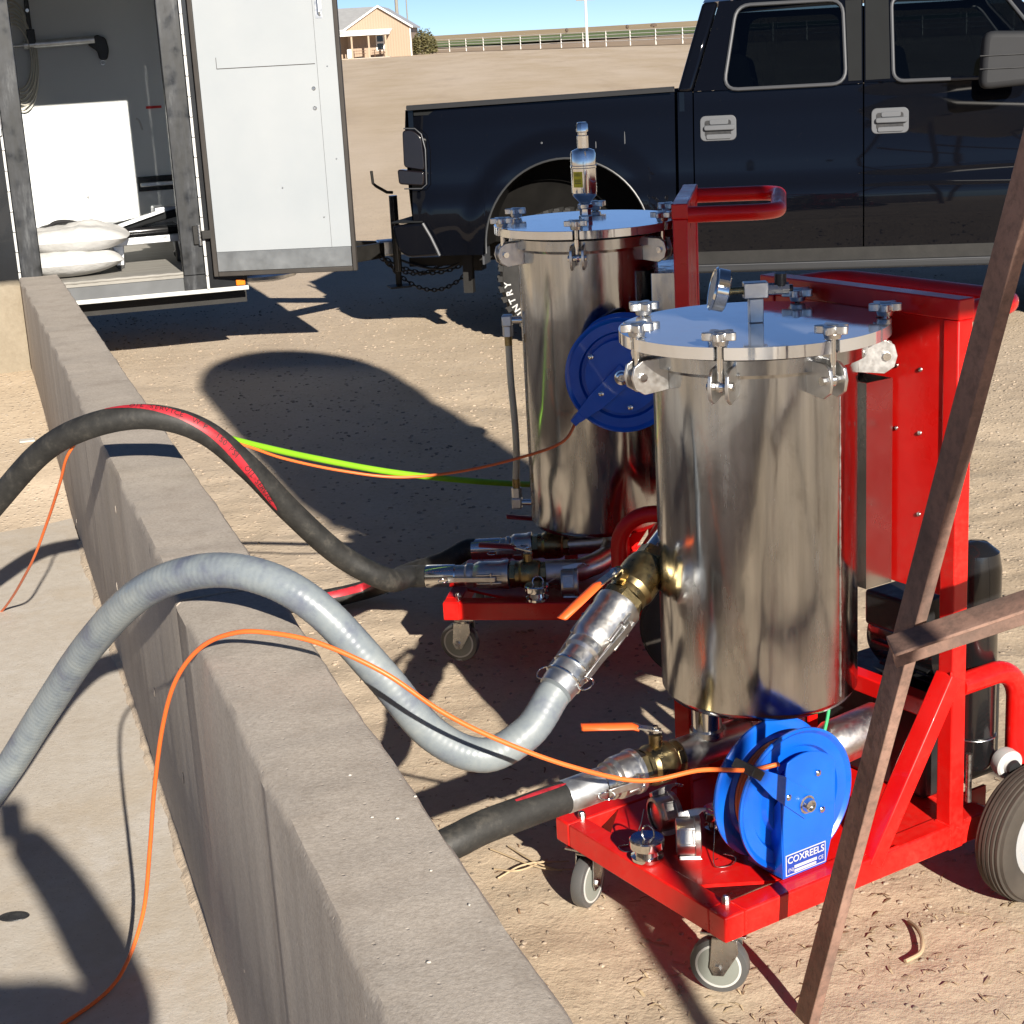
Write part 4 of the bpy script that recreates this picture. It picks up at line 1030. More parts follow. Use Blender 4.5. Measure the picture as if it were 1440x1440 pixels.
# cab: doors, pillars, fender
skin('cab_corner', .690, .777, lambda s: .56, lambda s: 1.462, M['truck'])
skin('rear_door', .785, 1.753, lambda s: .535, lambda s: 1.462, M['truck'])
skin('front_door', 1.761, 2.96, lambda s: .535, lambda s: 1.468, M['truck'])
for s0, s1 in ((2.968, FX - AR), (FX - AR, FX + AR), (FX + AR, 4.42)):
    skin('front_fender', s0, s1, (lambda s: arch(max(s0 + 1e-6, min(s1 - 1e-6, s)), .50)) if s0 == FX - AR else (lambda s: .50), lambda s: 1.40 - .05 * sstep(2.96, 4.4, s), M['truck'], cols=90 if s0 == FX - AR else None)
LEAN = .27
def gy(z): return .042 + (z - 1.462) * LEAN
def ring_panel(name, outer, inner, mat, k=64, thick=.03):
    """window surround between two star-shaped outlines"""
    cx = sum(p[0] for p in inner) / len(inner); cz = sum(p[1] for p in inner) / len(inner)
    def hit(poly, a):
        dx, dz = math.cos(a), math.sin(a); best = 0
        for (x0, z0), (x1, z1) in zip(poly, poly[1:] + poly[:1]):
            ex, ez = x1 - x0, z1 - z0; den = dx * ez - dz * ex
            if abs(den) < 1e-9: continue
            t = ((x0 - cx) * ez - (z0 - cz) * ex) / den; u = ((x0 - cx) * dz - (z0 - cz) * dx) / den
            if t > 0 and -1e-6 <= u <= 1 + 1e-6: best = max(best, t)
        return (cx + dx * best, cz + dz * best)
    angs = sorted([2 * math.pi * i / k for i in range(k)] + [math.atan2(z - cz, x - cx) % (2 * math.pi) for x, z in outer])
    for mirror in (0, 1):
        mb = MB(); n = len(angs); f = (lambda y: TW - y) if mirror else (lambda y: y)
        loops = []
        for poly, dy in ((outer, thick), (outer, 0), (inner, 0), (inner, thick)):
            loops.append([(x, f(gy(z) + dy), z) for x, z in (hit(poly, a) for a in angs)])
        vs = [p for l in loops for p in l]
        mb.add(vs, [(a * n + i, a * n + (i + 1) % n, (a + 1) * n + (i + 1) % n, (a + 1) * n + i) for a in range(3) for i in range(n)])
        mb.build(name, mat, TRUCK, angle=40)
def grow(poly, d):
    cx = sum(p[0] for p in poly) / len(poly); cz = sum(p[1] for p in poly) / len(poly); out = []
    n = len(poly)
    for i in range(n):
        a, b, c = Vector(poly[i - 1]), Vector(poly[i]), Vector(poly[(i + 1) % n])
        t = (c - a).normalized(); nn = Vector((t.y, -t.x))
        if nn.dot(b - Vector((cx, cz))) < 0: nn = -nn
        out.append(tuple(b + nn * d))
    return out
def round_poly(poly, r, k=5):
    out = []; n = len(poly)
    for i in range(n):
        a, b, c = Vector(poly[i - 1]), Vector(poly[i]), Vector(poly[(i + 1) % n])
        p = b + (a - b).normalized() * r; q = b + (c - b).normalized() * r
        for j in range(k + 1):
            t = j / k; out.append(tuple(p * (1 - t) ** 2 + b * 2 * t * (1 - t) + q * t * t))
    return out
RW = round_poly([(.972, 1.475), (1.645, 1.478), (1.628, 1.925), (1.045, 1.925)], .07)
FWD = round_poly([(1.935, 1.478), (2.86, 1.47), (2.52, 1.915), (1.925, 1.925)], .05)
ring_panel('rear_door_frame', [(.785, 1.463), (1.753, 1.463), (1.753, 1.965), (.935, 1.965)], RW, M['truck'])
ring_panel('front_door_frame', [(1.761, 1.469), (2.96, 1.469), (2.56, 1.965), (1.761, 1.965)], FWD, M['truck'])
for poly in (RW, FWD):
    for mirror in (0, 1):
        f = (lambda y: TW - y) if mirror else (lambda y: y)
        MB().add([(x, f(gy(z) + .010), z) for x, z in poly], [tuple(range(len(poly)))]).build('window_pane', M['glass'], TRUCK)
        g = [Vector((x, f(gy(z) - .004), z)) for x, z in grow(poly, .012)]
        MB().tube(g, .011, 8, closed=True).build('window_trim', M['truck_trim'], TRUCK)
for mirror in (0, 1):
    f = (lambda y: TW - y) if mirror else (lambda y: y)
    for poly in ([(1.672, 1.480), (1.746, 1.480), (1.746, 1.93), (1.655, 1.93)], [(1.768, 1.480), (1.905, 1.482), (1.898, 1.93), (1.768, 1.93)]):
        mb = MB(); n = 4; mb.add([(x, f(gy(z) - .004), z) for x, z in poly] + [(x, f(gy(z) + .01), z) for x, z in poly], [(0, 1, 2, 3), (4, 7, 6, 5)] + [(i, (i + 1) % 4, 4 + (i + 1) % 4, 4 + i) for i in range(4)])
        mb.build('pillar_cover', M['truck_plastic'], TRUCK)
    cp = [(.690, 1.463), (.777, 1.463), (.927, 1.965), (.838, 1.965)]
    mb = MB(); mb.add([(x, f(gy(z)), z) for x, z in cp] + [(x, f(gy(z) + .10), z) for x, z in cp], [(0, 1, 2, 3), (4, 7, 6, 5)] + [(i, (i + 1) % 4, 4 + (i + 1) % 4, 4 + i) for i in range(4)])
    mb.build('rear_pillar', M['truck'], TRUCK, bevel=.02, segs=3)
# cab shell
mb = MB(); rows = []
for i in range(13):
    s = .84 + 1.72 * i / 12
    rows.append([(s, gy(1.965) + .0 + (TW - 2 * gy(1.965)) * j / 12, 1.962 + .05 * math.sin(math.pi * j / 12) ** .6 + .02 * math.sin(math.pi * i / 12)) for j in range(13)])
mb.grid(rows); mb.build('roof', M['truck'], TRUCK)
mb = MB(); mb.box((.70, .05, .60), (.73, TW - .05, 1.462)); mb.build('cab_back', M['truck'], TRUCK)
mb = MB(); mb.add([(.705, .20, 1.48), (.705, TW - .20, 1.48), (.838, TW - .26, 1.94), (.838, .26, 1.94)], [(0, 1, 2, 3)]); mb.build('rear_window', M['glass'], TRUCK)
mb = MB(); mb.add([(2.97, .16, 1.45), (2.97, TW - .16, 1.45), (2.54, TW - .22, 1.95), (2.54, .22, 1.95)], [(0, 1, 2, 3)]); mb.build('windscreen', M['glass'], TRUCK)
mb = MB(); mb.grid([[(s, y, 1.40 + .06 * math.sin(math.pi * (y - .06) / (TW - .12)) ** .5 - .09 * sstep(2.97, 4.5, s) - .25 * sstep(4.3, 4.47, s)) for y in [.06 + (TW - .12) * j / 16 for j in range(17)]] for s in [2.97 + 1.5 * i / 16 for i in range(17)]]); mb.build('hood', M['truck'], TRUCK)
MB().box((4.42, .10, .70), (4.47, TW - .10, 1.16)).build('grille', M['truck_plastic'], TRUCK)
MB().box((4.40, .02, .48), (4.58, TW - .02, .72)).build('front_bumper', M['truck_plastic'], TRUCK, bevel=.03)
MB().box((.74, .10, .50), (2.96, TW - .10, .58)).build('cab_floor', M['steel_dark'], TRUCK)
MB().box((-.90, .55, .48), (4.3, .62, .60)).build('chassis_rail', M['steel_dark'], TRUCK)
MB().box((-.90, TW - .62, .48), (4.3, TW - .55, .60)).build('chassis_rail', M['steel_dark'], TRUCK)
MB().box((.74, .03, .44), (2.9, .12, .535)).build('rocker_panel', M['steel_dark'], TRUCK)
# seats
for sx in (1.12, 2.05):
    for yy in (.34, 1.18):
        st_ = part('seat', TRUCK)
        MB().box((sx + .05, yy, .95), (sx + .55, yy + .48, 1.12)).build('cushion', M['seat_cloth'], st_, bevel=.05, segs=3)
        MB().box((-.07, 0, 0), (.07, .48, .62), TR(sx, yy, 1.06) @ RY(-12)).build('backrest', M['seat_cloth'], st_, bevel=.05, segs=3)
        MB().box((-.045, .11, .63), (.045, .37, .82), TR(sx, yy, 1.06) @ RY(-12)).build('headrest', M['seat_cloth'], st_, bevel=.04, segs=3)
MB().torus(.19, .016, TR(2.62, .50, 1.32) @ RY(-62), 36, 8).build('steering_wheel', M['seat_cloth'], TRUCK)
# door handles: bezel with a recessed cup and a pull
for hs in (.925, 1.905):
    h = part('door_handle', TRUCK, TR(hs, side_y(1, 1.248) - .001, 1.248))
    Mh = Matrix(((1, 0, 0, 0), (0, 0, -1, 0), (0, 1, 0, 0), (0, 0, 0, 1)))
    MB().prism(rrect(-.105, -.072, .105, .072, .03), 0, .010, Mh).build('bezel', M['handle_plastic'], h, bevel=.004)
    MB().prism(rrect(-.078, -.048, .075, .046, .014), .010, .0112, Mh).build('cup', M['black_plastic'], h)
    MB().prism(rrect(-.082, -.012, .098, .018, .012), .0125, .030, Mh).build('pull', M['handle_plastic'], h, bevel=.005)
    MB().prism(rrect(-.050, .020, .060, .050, .010), .0105, .017, Mh).build('upper_lip', M['handle_plastic'], h, bevel=.003)
    MB().prism(rrect(-.07, -.062, .075, -.034, .010), .0105, .018, Mh).build('lower_lip', M['handle_plastic'], h, bevel=.003)
# mirror
mr = part('side_mirror', TRUCK)
MB().prism(round_poly([(0, 0), (.30, .02), (.31, .30), (.02, .315)], .06), 0, .17, Matrix(((1, 0, 0, 2.375), (0, .0, -1, -.10), (0, 1, 0, 1.395), (0, 0, 0, 1)))).build('shell', M['mirror_plastic'], mr, bevel=.035, segs=4)
MB().box((2.46, -.12, 1.45), (2.60, .10, 1.50)).build('bracket', M['black_plastic'], mr, bevel=.01)
for z in (1.505, 1.575): MB().box((2.374, -.278, z), (2.68, -.2705, z + .004)).build('parting_line', M['black_plastic'], mr)
# tail lamp
tl = part('tail_lamp', TRUCK)
pl = round_poly([(-.965, 1.10), (-.835, 1.075), (-.845, 1.275), (-.90, 1.318), (-.962, 1.318)], .025)
mb = MB(); mb.prism(pl, -.004, .06, Matrix(((1, 0, 0, 0), (0, 0, 1, 0), (0, 1, 0, 0), (0, 0, 0, 1)))); mb.build('lens', M['tail_lens'], tl, bevel=.006)
mb = MB(); mb.prism(round_poly([(-1.0, 1.0), (-.845, .985), (-.838, 1.07), (-1.005, 1.09)], .02), -.014, .07, Matrix(((1, 0, 0, 0), (0, 0, 1, 0), (0, 1, 0, 0), (0, 0, 0, 1)))); mb.build('lens', M['tail_lens'], tl, bevel=.008)
MB().tube([(-.97, -.002, .972), (-.86, -.012, .970), (-.828, -.014, .995), (-.824, -.010, 1.20), (-.845, -.002, 1.29), (-.885, .004, 1.325), (-.955, .01, 1.328)], .004, 8).build('lamp_edge', M['truck_trim'], tl)
mb = MB(); mb.prism(pl, TW - .06, TW + .002, Matrix(((1, 0, 0, 0), (0, 0, 1, 0), (0, 1, 0, 0), (0, 0, 0, 1)))); mb.build('tail_lamp', M['tail_lens'], TRUCK)
# rear bumper, step bars, mud flap, hitch
MB().prism(round_poly([(-1.06, .755), (-.86, .765), (-.80, .64), (-.775, .565), (-.97, .56), (-1.03, .60)], .03), -.012, TW + .012, Matrix(((1, 0, 0, 0), (0, 0, 1, 0), (0, 1, 0, 0), (0, 0, 0, 1)))).build('rear_bumper', M['truck'], TRUCK, bevel=.015, segs=3)
MB().tube([(-.865, -.014, .762), (-.82, -.016, .68), (-.785, -.016, .60), (-.772, -.014, .565)], .010, 8).build('bumper_edge', M['truck_trim'], TRUCK)
MB().box((-1.065, -.008, .766), (-.87, TW + .008, .776)).build('bumper_step', M['truck_plastic'], TRUCK, bevel=.004)
for y in (-.04, TW - .06):
    MB().box((.76, y, .415), (2.95, y + .10, .462)).build('step_bar', M['mirror_plastic'], TRUCK, bevel=.014, segs=3)
MB().box((.735, -.036, .454), (2.95, -.03, .462)).build('step_edge', M['truck_trim'], TRUCK)
MB().box((-.512, .015, .50), (-.500, .20, .62)).build('mud_flap', M['truck_trim'], TRUCK)
MB().box((-.80, .9, .38), (-.70, 1.06, .56)).build('hitch_receiver', M['steel_dark'], TRUCK)
MB().box((-1.20, .94, .415), (-.70, 1.02, .475)).build('draw_bar', M['steel_dark'], TRUCK)
MB().ball((-1.17, .98, .51), .027).build('tow_ball', M['zinc'], TRUCK)
MB().box((-.70, .30, .30), (-.64, .37, .56)).build('hitch_arm', M['steel_dark'], TRUCK)
# parked detail scratches and badges on the bed flank
for s, z, h in ((.375, 1.19, .13), (.205, 1.17, .07)):
    MB().ball((s, side_y(s, z) + .001, z), 1, sc=(.004, .003, h / 2), n=8, k=6).build('paint_chip', M['truck_trim'], TRUCK)
MB().ball((-.17 + .05, side_y(0, 1.24) + .001, 1.205), .012, n=8, k=6).build('paint_chip', M['truck_trim'], TRUCK)
# wheels
def truck_wheel(x, near_side=True):
    w = part('wheel', TRUCK, TR(x, .02 if near_side else TW - .02, .405) @ (RX(90) if near_side else RX(-90)))
    # local z points outwards
    MB().lathe([(.225, -.24), (.30, -.255), (.37, -.24), (.393, -.21), (.395, -.045), (.37, -.012), (.31, .0), (.245, -.004), (.225, -.03)], 72, cap=False).build('tyre', M['tyre'], w)
    lug = None
    for i in range(38):
        mm = RZ(i * 360 / 38)
        if lug is None:
            mb = MB(); mb.prism([(-.020, -.05), (.012, -.05), (.016, -.085), (-.004, -.115), (-.022, -.1)], .385, .412, RY(90) @ RZ(90)); mb.prism([(-.018, -.015), (.016, -.015), (.020, -.05), (-.010, -.048)], .36, .400, RY(90) @ RZ(90))
            mb.prism([(-.016, -.14), (.02, -.14), (.012, -.24), (-.02, -.235)], .385, .410, RY(90) @ RZ(90))
            lug = mb.build('tread_block', M['tyre'], w, flat=True); lug.matrix_local = mm
        else: twin(lug, w, mm)
    MB().lathe([(.232, -.05), (.235, -.008), (.222, -.004), (.205, -.05), (.12, -.07), (.075, -.05), (.07, -.03), (.001, -.028)], 48, cap=False).build('rim', M['rim'], w)
    for i in range(6): MB().bar((.07 * math.cos(i * 1.047), .07 * math.sin(i * 1.047), -.045), (.215 * math.cos(i * 1.047), .215 * math.sin(i * 1.047), -.025), .05, .03).build('spoke', M['rim'], w, bevel=.006)
    return w
WR = truck_wheel(-.025); truck_wheel(FX); truck_wheel(0, False); truck_wheel(FX, False)
# raised white sidewall letters, running round the tyre (seen: UNTRY)
for i, ch in enumerate('COUNTRY'):
    a = 236 - i * 8.4
    letters('lettering', ch, .056, M['white_paint'], WR, RZ(a) @ TR(.340, 0, -.0005) @ RZ(-90) @ TR(0, 0, 0), .0012, .0015)
MB().torus(.262, .0022, TR(0, 0, -.001), 64, 6).build('sidewall_ring', M['white_paint'], WR)
MB().cyl((0, .1, .405), (0, TW - .1, .405), .05).build('rear_axle', M['steel_dark'], TRUCK)
# ================================================================ enclosed cargo trailer
# local x along the near side towards the coupler, y inwards, z up; x = 0 at the front end of the white rail
TRL = thing('cargo_trailer', 'black enclosed cargo trailer with its white-lined side door open', 'trailer', (-1.499, 10.233, 0), math.atan2(.262, .965))
TD = 2.02; TL = -4.6; TH = 2.62
FLZ = .585
MB().box((TL, -.003, .452), (.0, .022, .478)).build('bottom_rail', M['white_paint'], TRL, bevel=.003)
MB().box((-1.30 + .13, .012, .479), (-.235, .03, FLZ - .012)).build('sill_panel', M['sill_grey'], TRL)
mb = MB(); mb.box((TL + .02, .004, FLZ - .03), (-.02, TD - .03, FLZ)); mb.build('floor', M['trailer_floor'], TRL)
mb = MB(); mb.tube([(-1.17 + i * .02, .004 + .0015 * math.sin(i * 2.1), FLZ - .004 + .001 * math.sin(i * 1.3)) for i in range(41)], .009, 8); mb.build('floor_edge', M['trailer_floor'], TRL)
# side skin left of the doorway, posts, front corner
MB().box((TL, .0, .479), (-1.30, .025, TH)).build('side_panel', M['trailer_black'], TRL)
MB().box((-1.298, -.012, .479), (-1.178, .05, TH)).build('door_post', M['trailer_post'], TRL, bevel=.006)
MB().box((-1.312, -.016, .479), (-1.299, .0, TH)).build('trim_strip', M['white_paint'], TRL)
MB().box((-.378, -.012, FLZ - .02), (-.248, .05, TH)).build('door_post', M['trailer_post'], TRL, bevel=.006)
MB().box((-.247, -.016, .479), (-.232, .01, TH)).build('trim_strip', M['white_paint'], TRL)
MB().box((-.231, .0, .479), (-.005, .04, TH)).build('corner_panel', M['trailer_black'], TRL)
MB().box((-.378, -.006, .479), (-.248, .03, FLZ - .021)).build('post_foot', M['trailer_post'], TRL)
MB().box((-1.177, -.01, 2.40), (-.379, .05, TH)).build('header', M['trailer_black'], TRL)
sc = None
for x in (-1.3055, -.2395):
    for i in range(17):
        if sc is None: sc = MB().lathe([(.009, 0), (.007, .005), (.001, .006)], 10, RX(90)).build('screw', M['zinc'], TRL); sc.matrix_local = TR(x, -.016, .56 + i * .115)
        else: twin(sc, TRL, TR(x, -.016, .56 + i * .115))
# inside lining, roof, ends
MB().box((TL + .03, TD - .03, FLZ), (-.02, TD, TH)).build('liner_wall', M['liner'], TRL)
MB().box((TL + .03, TD - .034, FLZ), (-.02, TD - .0305, FLZ + .15)).build('liner_kick', M['kick_plate'], TRL)
MB().box((TL, -.005, TH), (.0, TD + .005, TH + .03)).build('roof', M['trailer_white'], TRL)
MB().box((TL, .026, .479), (TL + .03, TD - .031, TH)).build('rear_wall', M['trailer_black'], TRL)
MB().box((-.03, .041, .479), (-.001, TD - .031, TH)).build('front_wall', M['liner'], TRL)
MB().box((TL + .031, .026, FLZ), (-1.30, .034, TH)).build('liner_wall', M['liner'], TRL)
MB().box((TL, TD + .001, .479), (.0, TD + .02, TH)).build('side_panel', M['trailer_black'], TRL)
for y in (.15, TD - .2): MB().box((TL, y, .36), (0.0, y + .06, FLZ - .031)).build('frame_rail', M['steel_dark'], TRL)
# slot rail and marks on the far lining
MB().box((-.455, TD - .046, .925), (-.20, TD - .031, 1.025)).build('track_slot', M['trailer_black'], TRL)
MB().box((-.44, TD - .060, .955), (-.20, TD - .047, .985)).build('track_bar', M['galvanised'], TRL, bevel=.006)
MB().box((-.345, TD - .036, 1.478), (-.24, TD - .031, 1.495)).build('red_reflector', M['reflector_red'], TRL)
MB().lathe([(.012, 0), (.008, .02), (.001, .02)], 12, TR(-.80, TD - .031, .92) @ RX(90)).build('wall_hook', M['zinc'], TRL)
MB().torus(.014, .003, TR(-.60, TD - .034, 1.80) @ RX(90), 20, 6).build('wall_ring', M['zinc'], TRL)
MB().tube(spline([(-.42, TD - .034, 1.42), (-.40, TD - .036, 1.40), (-.385, TD - .034, 1.34)]), .006, 6).build('scuff', M['white_paint'], TRL)
# open door, swung right back on its hinges; local x runs along the door from the hinge
DR = part('side_door', TRL, TR(-.205, -.035, 0) @ RZ(-math.degrees(math.atan2(.262, .965)) - 5))
DW, Z0, Z1 = .862, .55, 2.40
MB().box((.030, .0, Z0 + .02), (DW - .02, .032, Z1 - .02)).build('door_skin', M['trailer_black'], DR)
MB().box((.035, -.006, Z0 + .145), (DW - .14, -.0005, Z1 - .03)).build('door_panel', M['trailer_white'], DR)
MB().box((DW - .138, -.007, Z0 + .145), (DW - .025, -.0005, Z1 - .03)).build('door_panel', M['trailer_white'], DR)
MB().box((.035, -.007, Z0 + .03), (DW - .028, -.0005, Z0 + .143)).build('kick_plate', M['kick_plate'], DR)
MB().box((DW - .1395, -.0065, Z0 + .145), (DW - .1375, -.0061, Z1 - .03)).build('panel_seam', M['rubber_seal'], DR)
MB().box((.14, -.0075, 1.735), (DW - .15, -.0062, 1.739)).build('panel_seam', M['rubber_seal'], DR)
MB().box((.14, -.0075, 1.739), (.1425, -.0062, 1.80)).build('panel_seam', M['rubber_seal'], DR)
for lo, hi in (((.005, -.012, Z0), (.033, .034, Z1)), ((DW - .024, -.012, Z0), (DW, .034, Z1)), ((.034, -.012, Z0), (DW - .025, .034, Z0 + .028)), ((.034, -.012, Z1 - .028), (DW - .025, .034, Z1))):
    MB().box(lo, hi).build('door_seal', M['rubber_seal'], DR, bevel=.004)
mb = MB(); mb.tube([(DW - .10, -.008, 2.10), (DW - .10, -.028, 2.09), (DW - .10, -.030, 2.02), (DW - .10, -.008, 2.0)], .007, 8); mb.box((DW - .125, -.009, 1.985), (DW - .085, -.0065, 2.10)); mb.build('grab_handle', M['galvanised'], DR)
for x, z in ((DW - .17, 1.60), (DW - .172, 1.49), (.30, 2.12), (DW - .40, 1.05), (DW - .17, .87), (DW - .08, 1.72), (DW - .07, 1.2)):
    MB().lathe([(.012 if z in (1.60, 1.49) else .005, 0), (.008 if z in (1.60, 1.49) else .004, .004), (.001, .004)], 12, TR(x, -.0065, z) @ RX(90)).build('bolt', M['zinc'], DR)
for z in (.80, 2.2):
    h = part('hinge', TRL)
    MB().box((-.30, -.030, z - .055), (-.25, -.0125, z + .055)).build('hinge_leaf', M['steel_dark'], h, bevel=.004)
    MB().box((-.252, -.050, z - .025), (-.165, -.0315, z + .025)).build('hinge_strap', M['steel_dark'], h, bevel=.004)
    MB().cyl((-.262, -.028, z - .06), (-.262, -.028, z + .06), .011, n=12).build('hinge_pin', M['zinc'], h)
MB().box((-1.37, -.035, 1.44), (-1.30, -.0165, 1.59)).build('door_keeper', M['galvanised'], TRL, bevel=.006)
MB().box((-1.45, -.045, 1.48), (-1.371, -.0165, 1.54)).build('door_latch', M['galvanised'], TRL, bevel=.006)
MB().box((-1.44, -.02, 1.18), (-1.40, -.001, 1.36)).build('red_reflector', M['reflector_red'], TRL)
# marker lamp, fender corner, tongue, jack, chains
MB().box((-.075, -.018, .482), (-.020, -.004, .520)).build('marker_lamp', M['amber_lens'], TRL, bevel=.006)
MB().lathe([(.001, -.02), (.10, -.018), (.16, .0), (.17, .02), (.001, .03)], 32, TR(.12, .22, .49) @ Matrix.Diagonal((1.25, 1, 1, 1))).build('stone_guard', M['galvanised'], TRL)
for y0 in (.25, TD - .25):
    MB().bar((-.02, y0, .52), (1.02, TD / 2 + (.05 if y0 > 1 else -.05), .50), .05, .10).build('tongue_beam', M['steel_dark'], TRL, bevel=.004)
MB().box((-.02, .2, .47), (.03, TD - .2, .57)).build('tongue_cross', M['steel_dark'], TRL)
MB().box((1.0, TD / 2 - .06, .46), (1.25, TD / 2 + .06, .56)).build('coupler', M['galvanised'], TRL, bevel=.01)
jk = part('tongue_jack', TRL)
MB().cyl((1.10, TD / 2 - .14, .36), (1.10, TD / 2 - .14, .86), .028).build('jack_tube', M['trailer_black'], jk)
MB().cyl((1.10, TD / 2 - .14, .27), (1.10, TD / 2 - .14, .36), .021).build('jack_ram', M['steel_dark'], jk)
MB().box((1.03, TD / 2 - .21, .258), (1.17, TD / 2 - .07, .268)).build('jack_foot', M['steel_dark'], jk)
MB().tube([(1.10, TD / 2 - .14, .88), (1.06, TD / 2 - .15, .885), (.99, TD / 2 - .16, .93), (.97, TD / 2 - .16, .95), (.965, TD / 2 - .16, 1.03)], .010, 8).build('jack_crank', M['steel_dark'], jk)
def chain(name, parent, p, q, sag, n):
    P = [Vector(p).lerp(Vector(q), i / n) - Vector((0, 0, sag * 4 * (i / n) * (1 - i / n))) for i in range(n + 1)]
    mb = MB()
    for i in range(n):
        a, b = P[i], P[i + 1]; L = (b - a).length; mm = along(a, b) @ RZ(90 * (i % 2))
        pts = [(0.011 * math.cos(t * math.pi / 6), 0, L / 2 + (L * .66) * math.sin(t * math.pi / 6)) for t in range(12)]
        mb.tube([mm @ Vector(x) for x in pts], .0045, 6, closed=True)
    return mb.build(name, M['steel_dark'], parent)
chain('safety_chain', TRL, (1.0, TD / 2 - .10, .47), (1.62, TD / 2 - .25, .44), .12, 22)
chain('safety_chain', TRL, (1.0, TD / 2 - .12, .47), (1.62, TD / 2 - .28, .42), .22, 26)
chain('safety_chain', TRL, (1.0, TD / 2 + .08, .47), (1.6, TD / 2 + .2, .44), .16, 22)
MB().tube(spline([(1.0, TD / 2, .50), (1.2, TD / 2 - .1, .40), (1.4, TD / 2 - .2, .36), (1.62, TD / 2 - .25, .45)]), .008, 8).build('wiring_lead', M['black_plastic'], TRL)
# wheels of the trailer (outside the picture, they carry it)
for x in (-2.4, -3.2):
    for y in (-.03, TD - .19):
        MB().lathe([(.001, 0), (.19, .0), (.30, .01), (.34, .04), (.34, .18), (.30, .21), (.19, .215), (.001, .2)], 40, TR(x, y, .34) @ RX(-90), cap=False).build('wheel', M['tyre'], TRL)
TW_M = Matrix.Translation(TRL.location) @ Matrix.Rotation(math.atan2(.262, .965), 4, 'Z')
# ---------------------------------------------------------------- cargo
def sack(label, c, L, Wd, H, rz, seed):
    mb = MB(); rows = []; nu, nv = 28, 18
    for top in (1, -1):
        rr = []
        for i in range(nu + 1):
            u = -1 + 2 * i / nu; row = []
            for j in range(nv + 1):
                v = -1 + 2 * j / nv
                e = max(0, (1 - abs(u) ** 2.2)) ** .62 * max(0, (1 - abs(v) ** 2.0)) ** .6
                fold = .006 * abs(noise.noise((u * 9 + v * 5 + seed, v * 3, seed))) 
                wob = -fold + .030 * noise.noise((u * 1.6 + seed, v * 1.9, seed)) + .012 * noise.noise((u * 5 + seed, v * 4, seed + 4))
                z = top * H / 2 * e + (wob * e if top > 0 else -.002 * e)
                pinch = 1 - .06 * abs(v) ** 2 * (abs(u) > .9)
                row.append((u * L / 2 * (1 - .05 * v * v), v * Wd / 2 * (1 - .07 * u * u), z + H / 2))
            rr.append(row)
        mb.grid(rr)
    o = mb.build('sack', M['sack'], None, angle=80)
    o.matrix_world = TW_M @ Matrix.Translation(c) @ RZ(rz)
    return tag(o, label, 'sack', 'white sacks in the trailer')
sack('lower of two white sacks on the trailer floor', (-1.03, .33, FLZ), .66, .46, .175, 3, 1.0)
sack('upper white sack lying across the other on trailer floor', (-.97, .38, FLZ + .125), .66, .46, .18, -6, 6.0)
bag = thing('tool_bag', 'small black bag lying behind the white sacks', 'bag', TW_M @ Vector((-1.02, 1.05, FLZ)), R(20))
MB().ball((0, 0, .13), .19, sc=(1.3, .8, .68), n=20, k=12).build('pouch', M['black_plastic'], bag)
MB().tube(spline([(-.15, -.1, .18), (-.05, -.14, .27), (.1, -.14, .25), (.2, -.1, .16)]), .012, 8).build('strap', M['seat_cloth'], bag)
eq = thing('folded_creeper', 'black folding work creeper with pale rails on trailer floor', 'creeper', TW_M @ Vector((-.52, .62, FLZ)), R(18))
MB().box((-.26, -.16, .15), (.24, .16, .18)).build('frame', M['steel_dark'], eq, bevel=.006)
for y in (-.165, .165): MB().box((-.27, y - .012, .14), (.27, y + .012, .185)).build('side_rail', M['galvanised'], eq, bevel=.004)
MB().box((-.24, -.13, .182), (.20, .13, .235)).build('pad', M['black_enamel'], eq, bevel=.02, segs=3)
MB().box((-.22, -.10, 0), (.22, .10, .045), TR(.02, 0, .25) @ RY(-11)).build('folded_pad', M['truck_plastic'], eq, bevel=.012)
MB().bar((-.24, -.12, .24), (.10, -.12, .33), .03, .02).build('folding_arm', M['galvanised'], eq)
MB().bar((-.20, .06, .24), (.12, .06, .31), .03, .02).build('folding_arm', M['galvanised'], eq)
MB().box((.05, -.05, .28), (.20, .10, .345)).build('bracket', M['galvanised'], eq, bevel=.01)
for x, y in ((-.2, -.14), (.2, -.14), (-.2, .14), (.2, .14)):
    MB().prism([(-.035, .14), (.035, .14), (.025, .02), (-.02, .02)], y - .014, y + .014, TR(x, 0, 0) @ Matrix(((1, 0, 0, 0), (0, 0, 1, 0), (0, 1, 0, 0), (0, 0, 0, 1)))).build('wheel_fork', M['galvanised'], eq, bevel=.004)
    MB().lathe([(.001, -.012), (.032, -.012), (.032, .012), (.001, .012)], 24, TR(x, y, .032) @ RX(90), cap=False).build('caster_wheel', M['black_plastic'], eq)
rb = thing('red_toolbox', 'red and black toolbox in the trailer corner by the doorway', 'toolbox', TW_M @ Vector((-.23, .75, FLZ)), R(12))
MB().box((-.12, -.18, 0), (.14, .18, .16)).build('body', M['black_plastic'], rb, bevel=.01)
MB().box((-.122, -.182, .162), (.142, .182, .20)).build('cover', M['reflector_red'], rb, bevel=.01)
MB().tube(spline([(0, -.14, .2), (0, -.12, .26), (0, .12, .26), (0, .14, .2)]), .012, 8).build('handle', M['black_plastic'], rb)
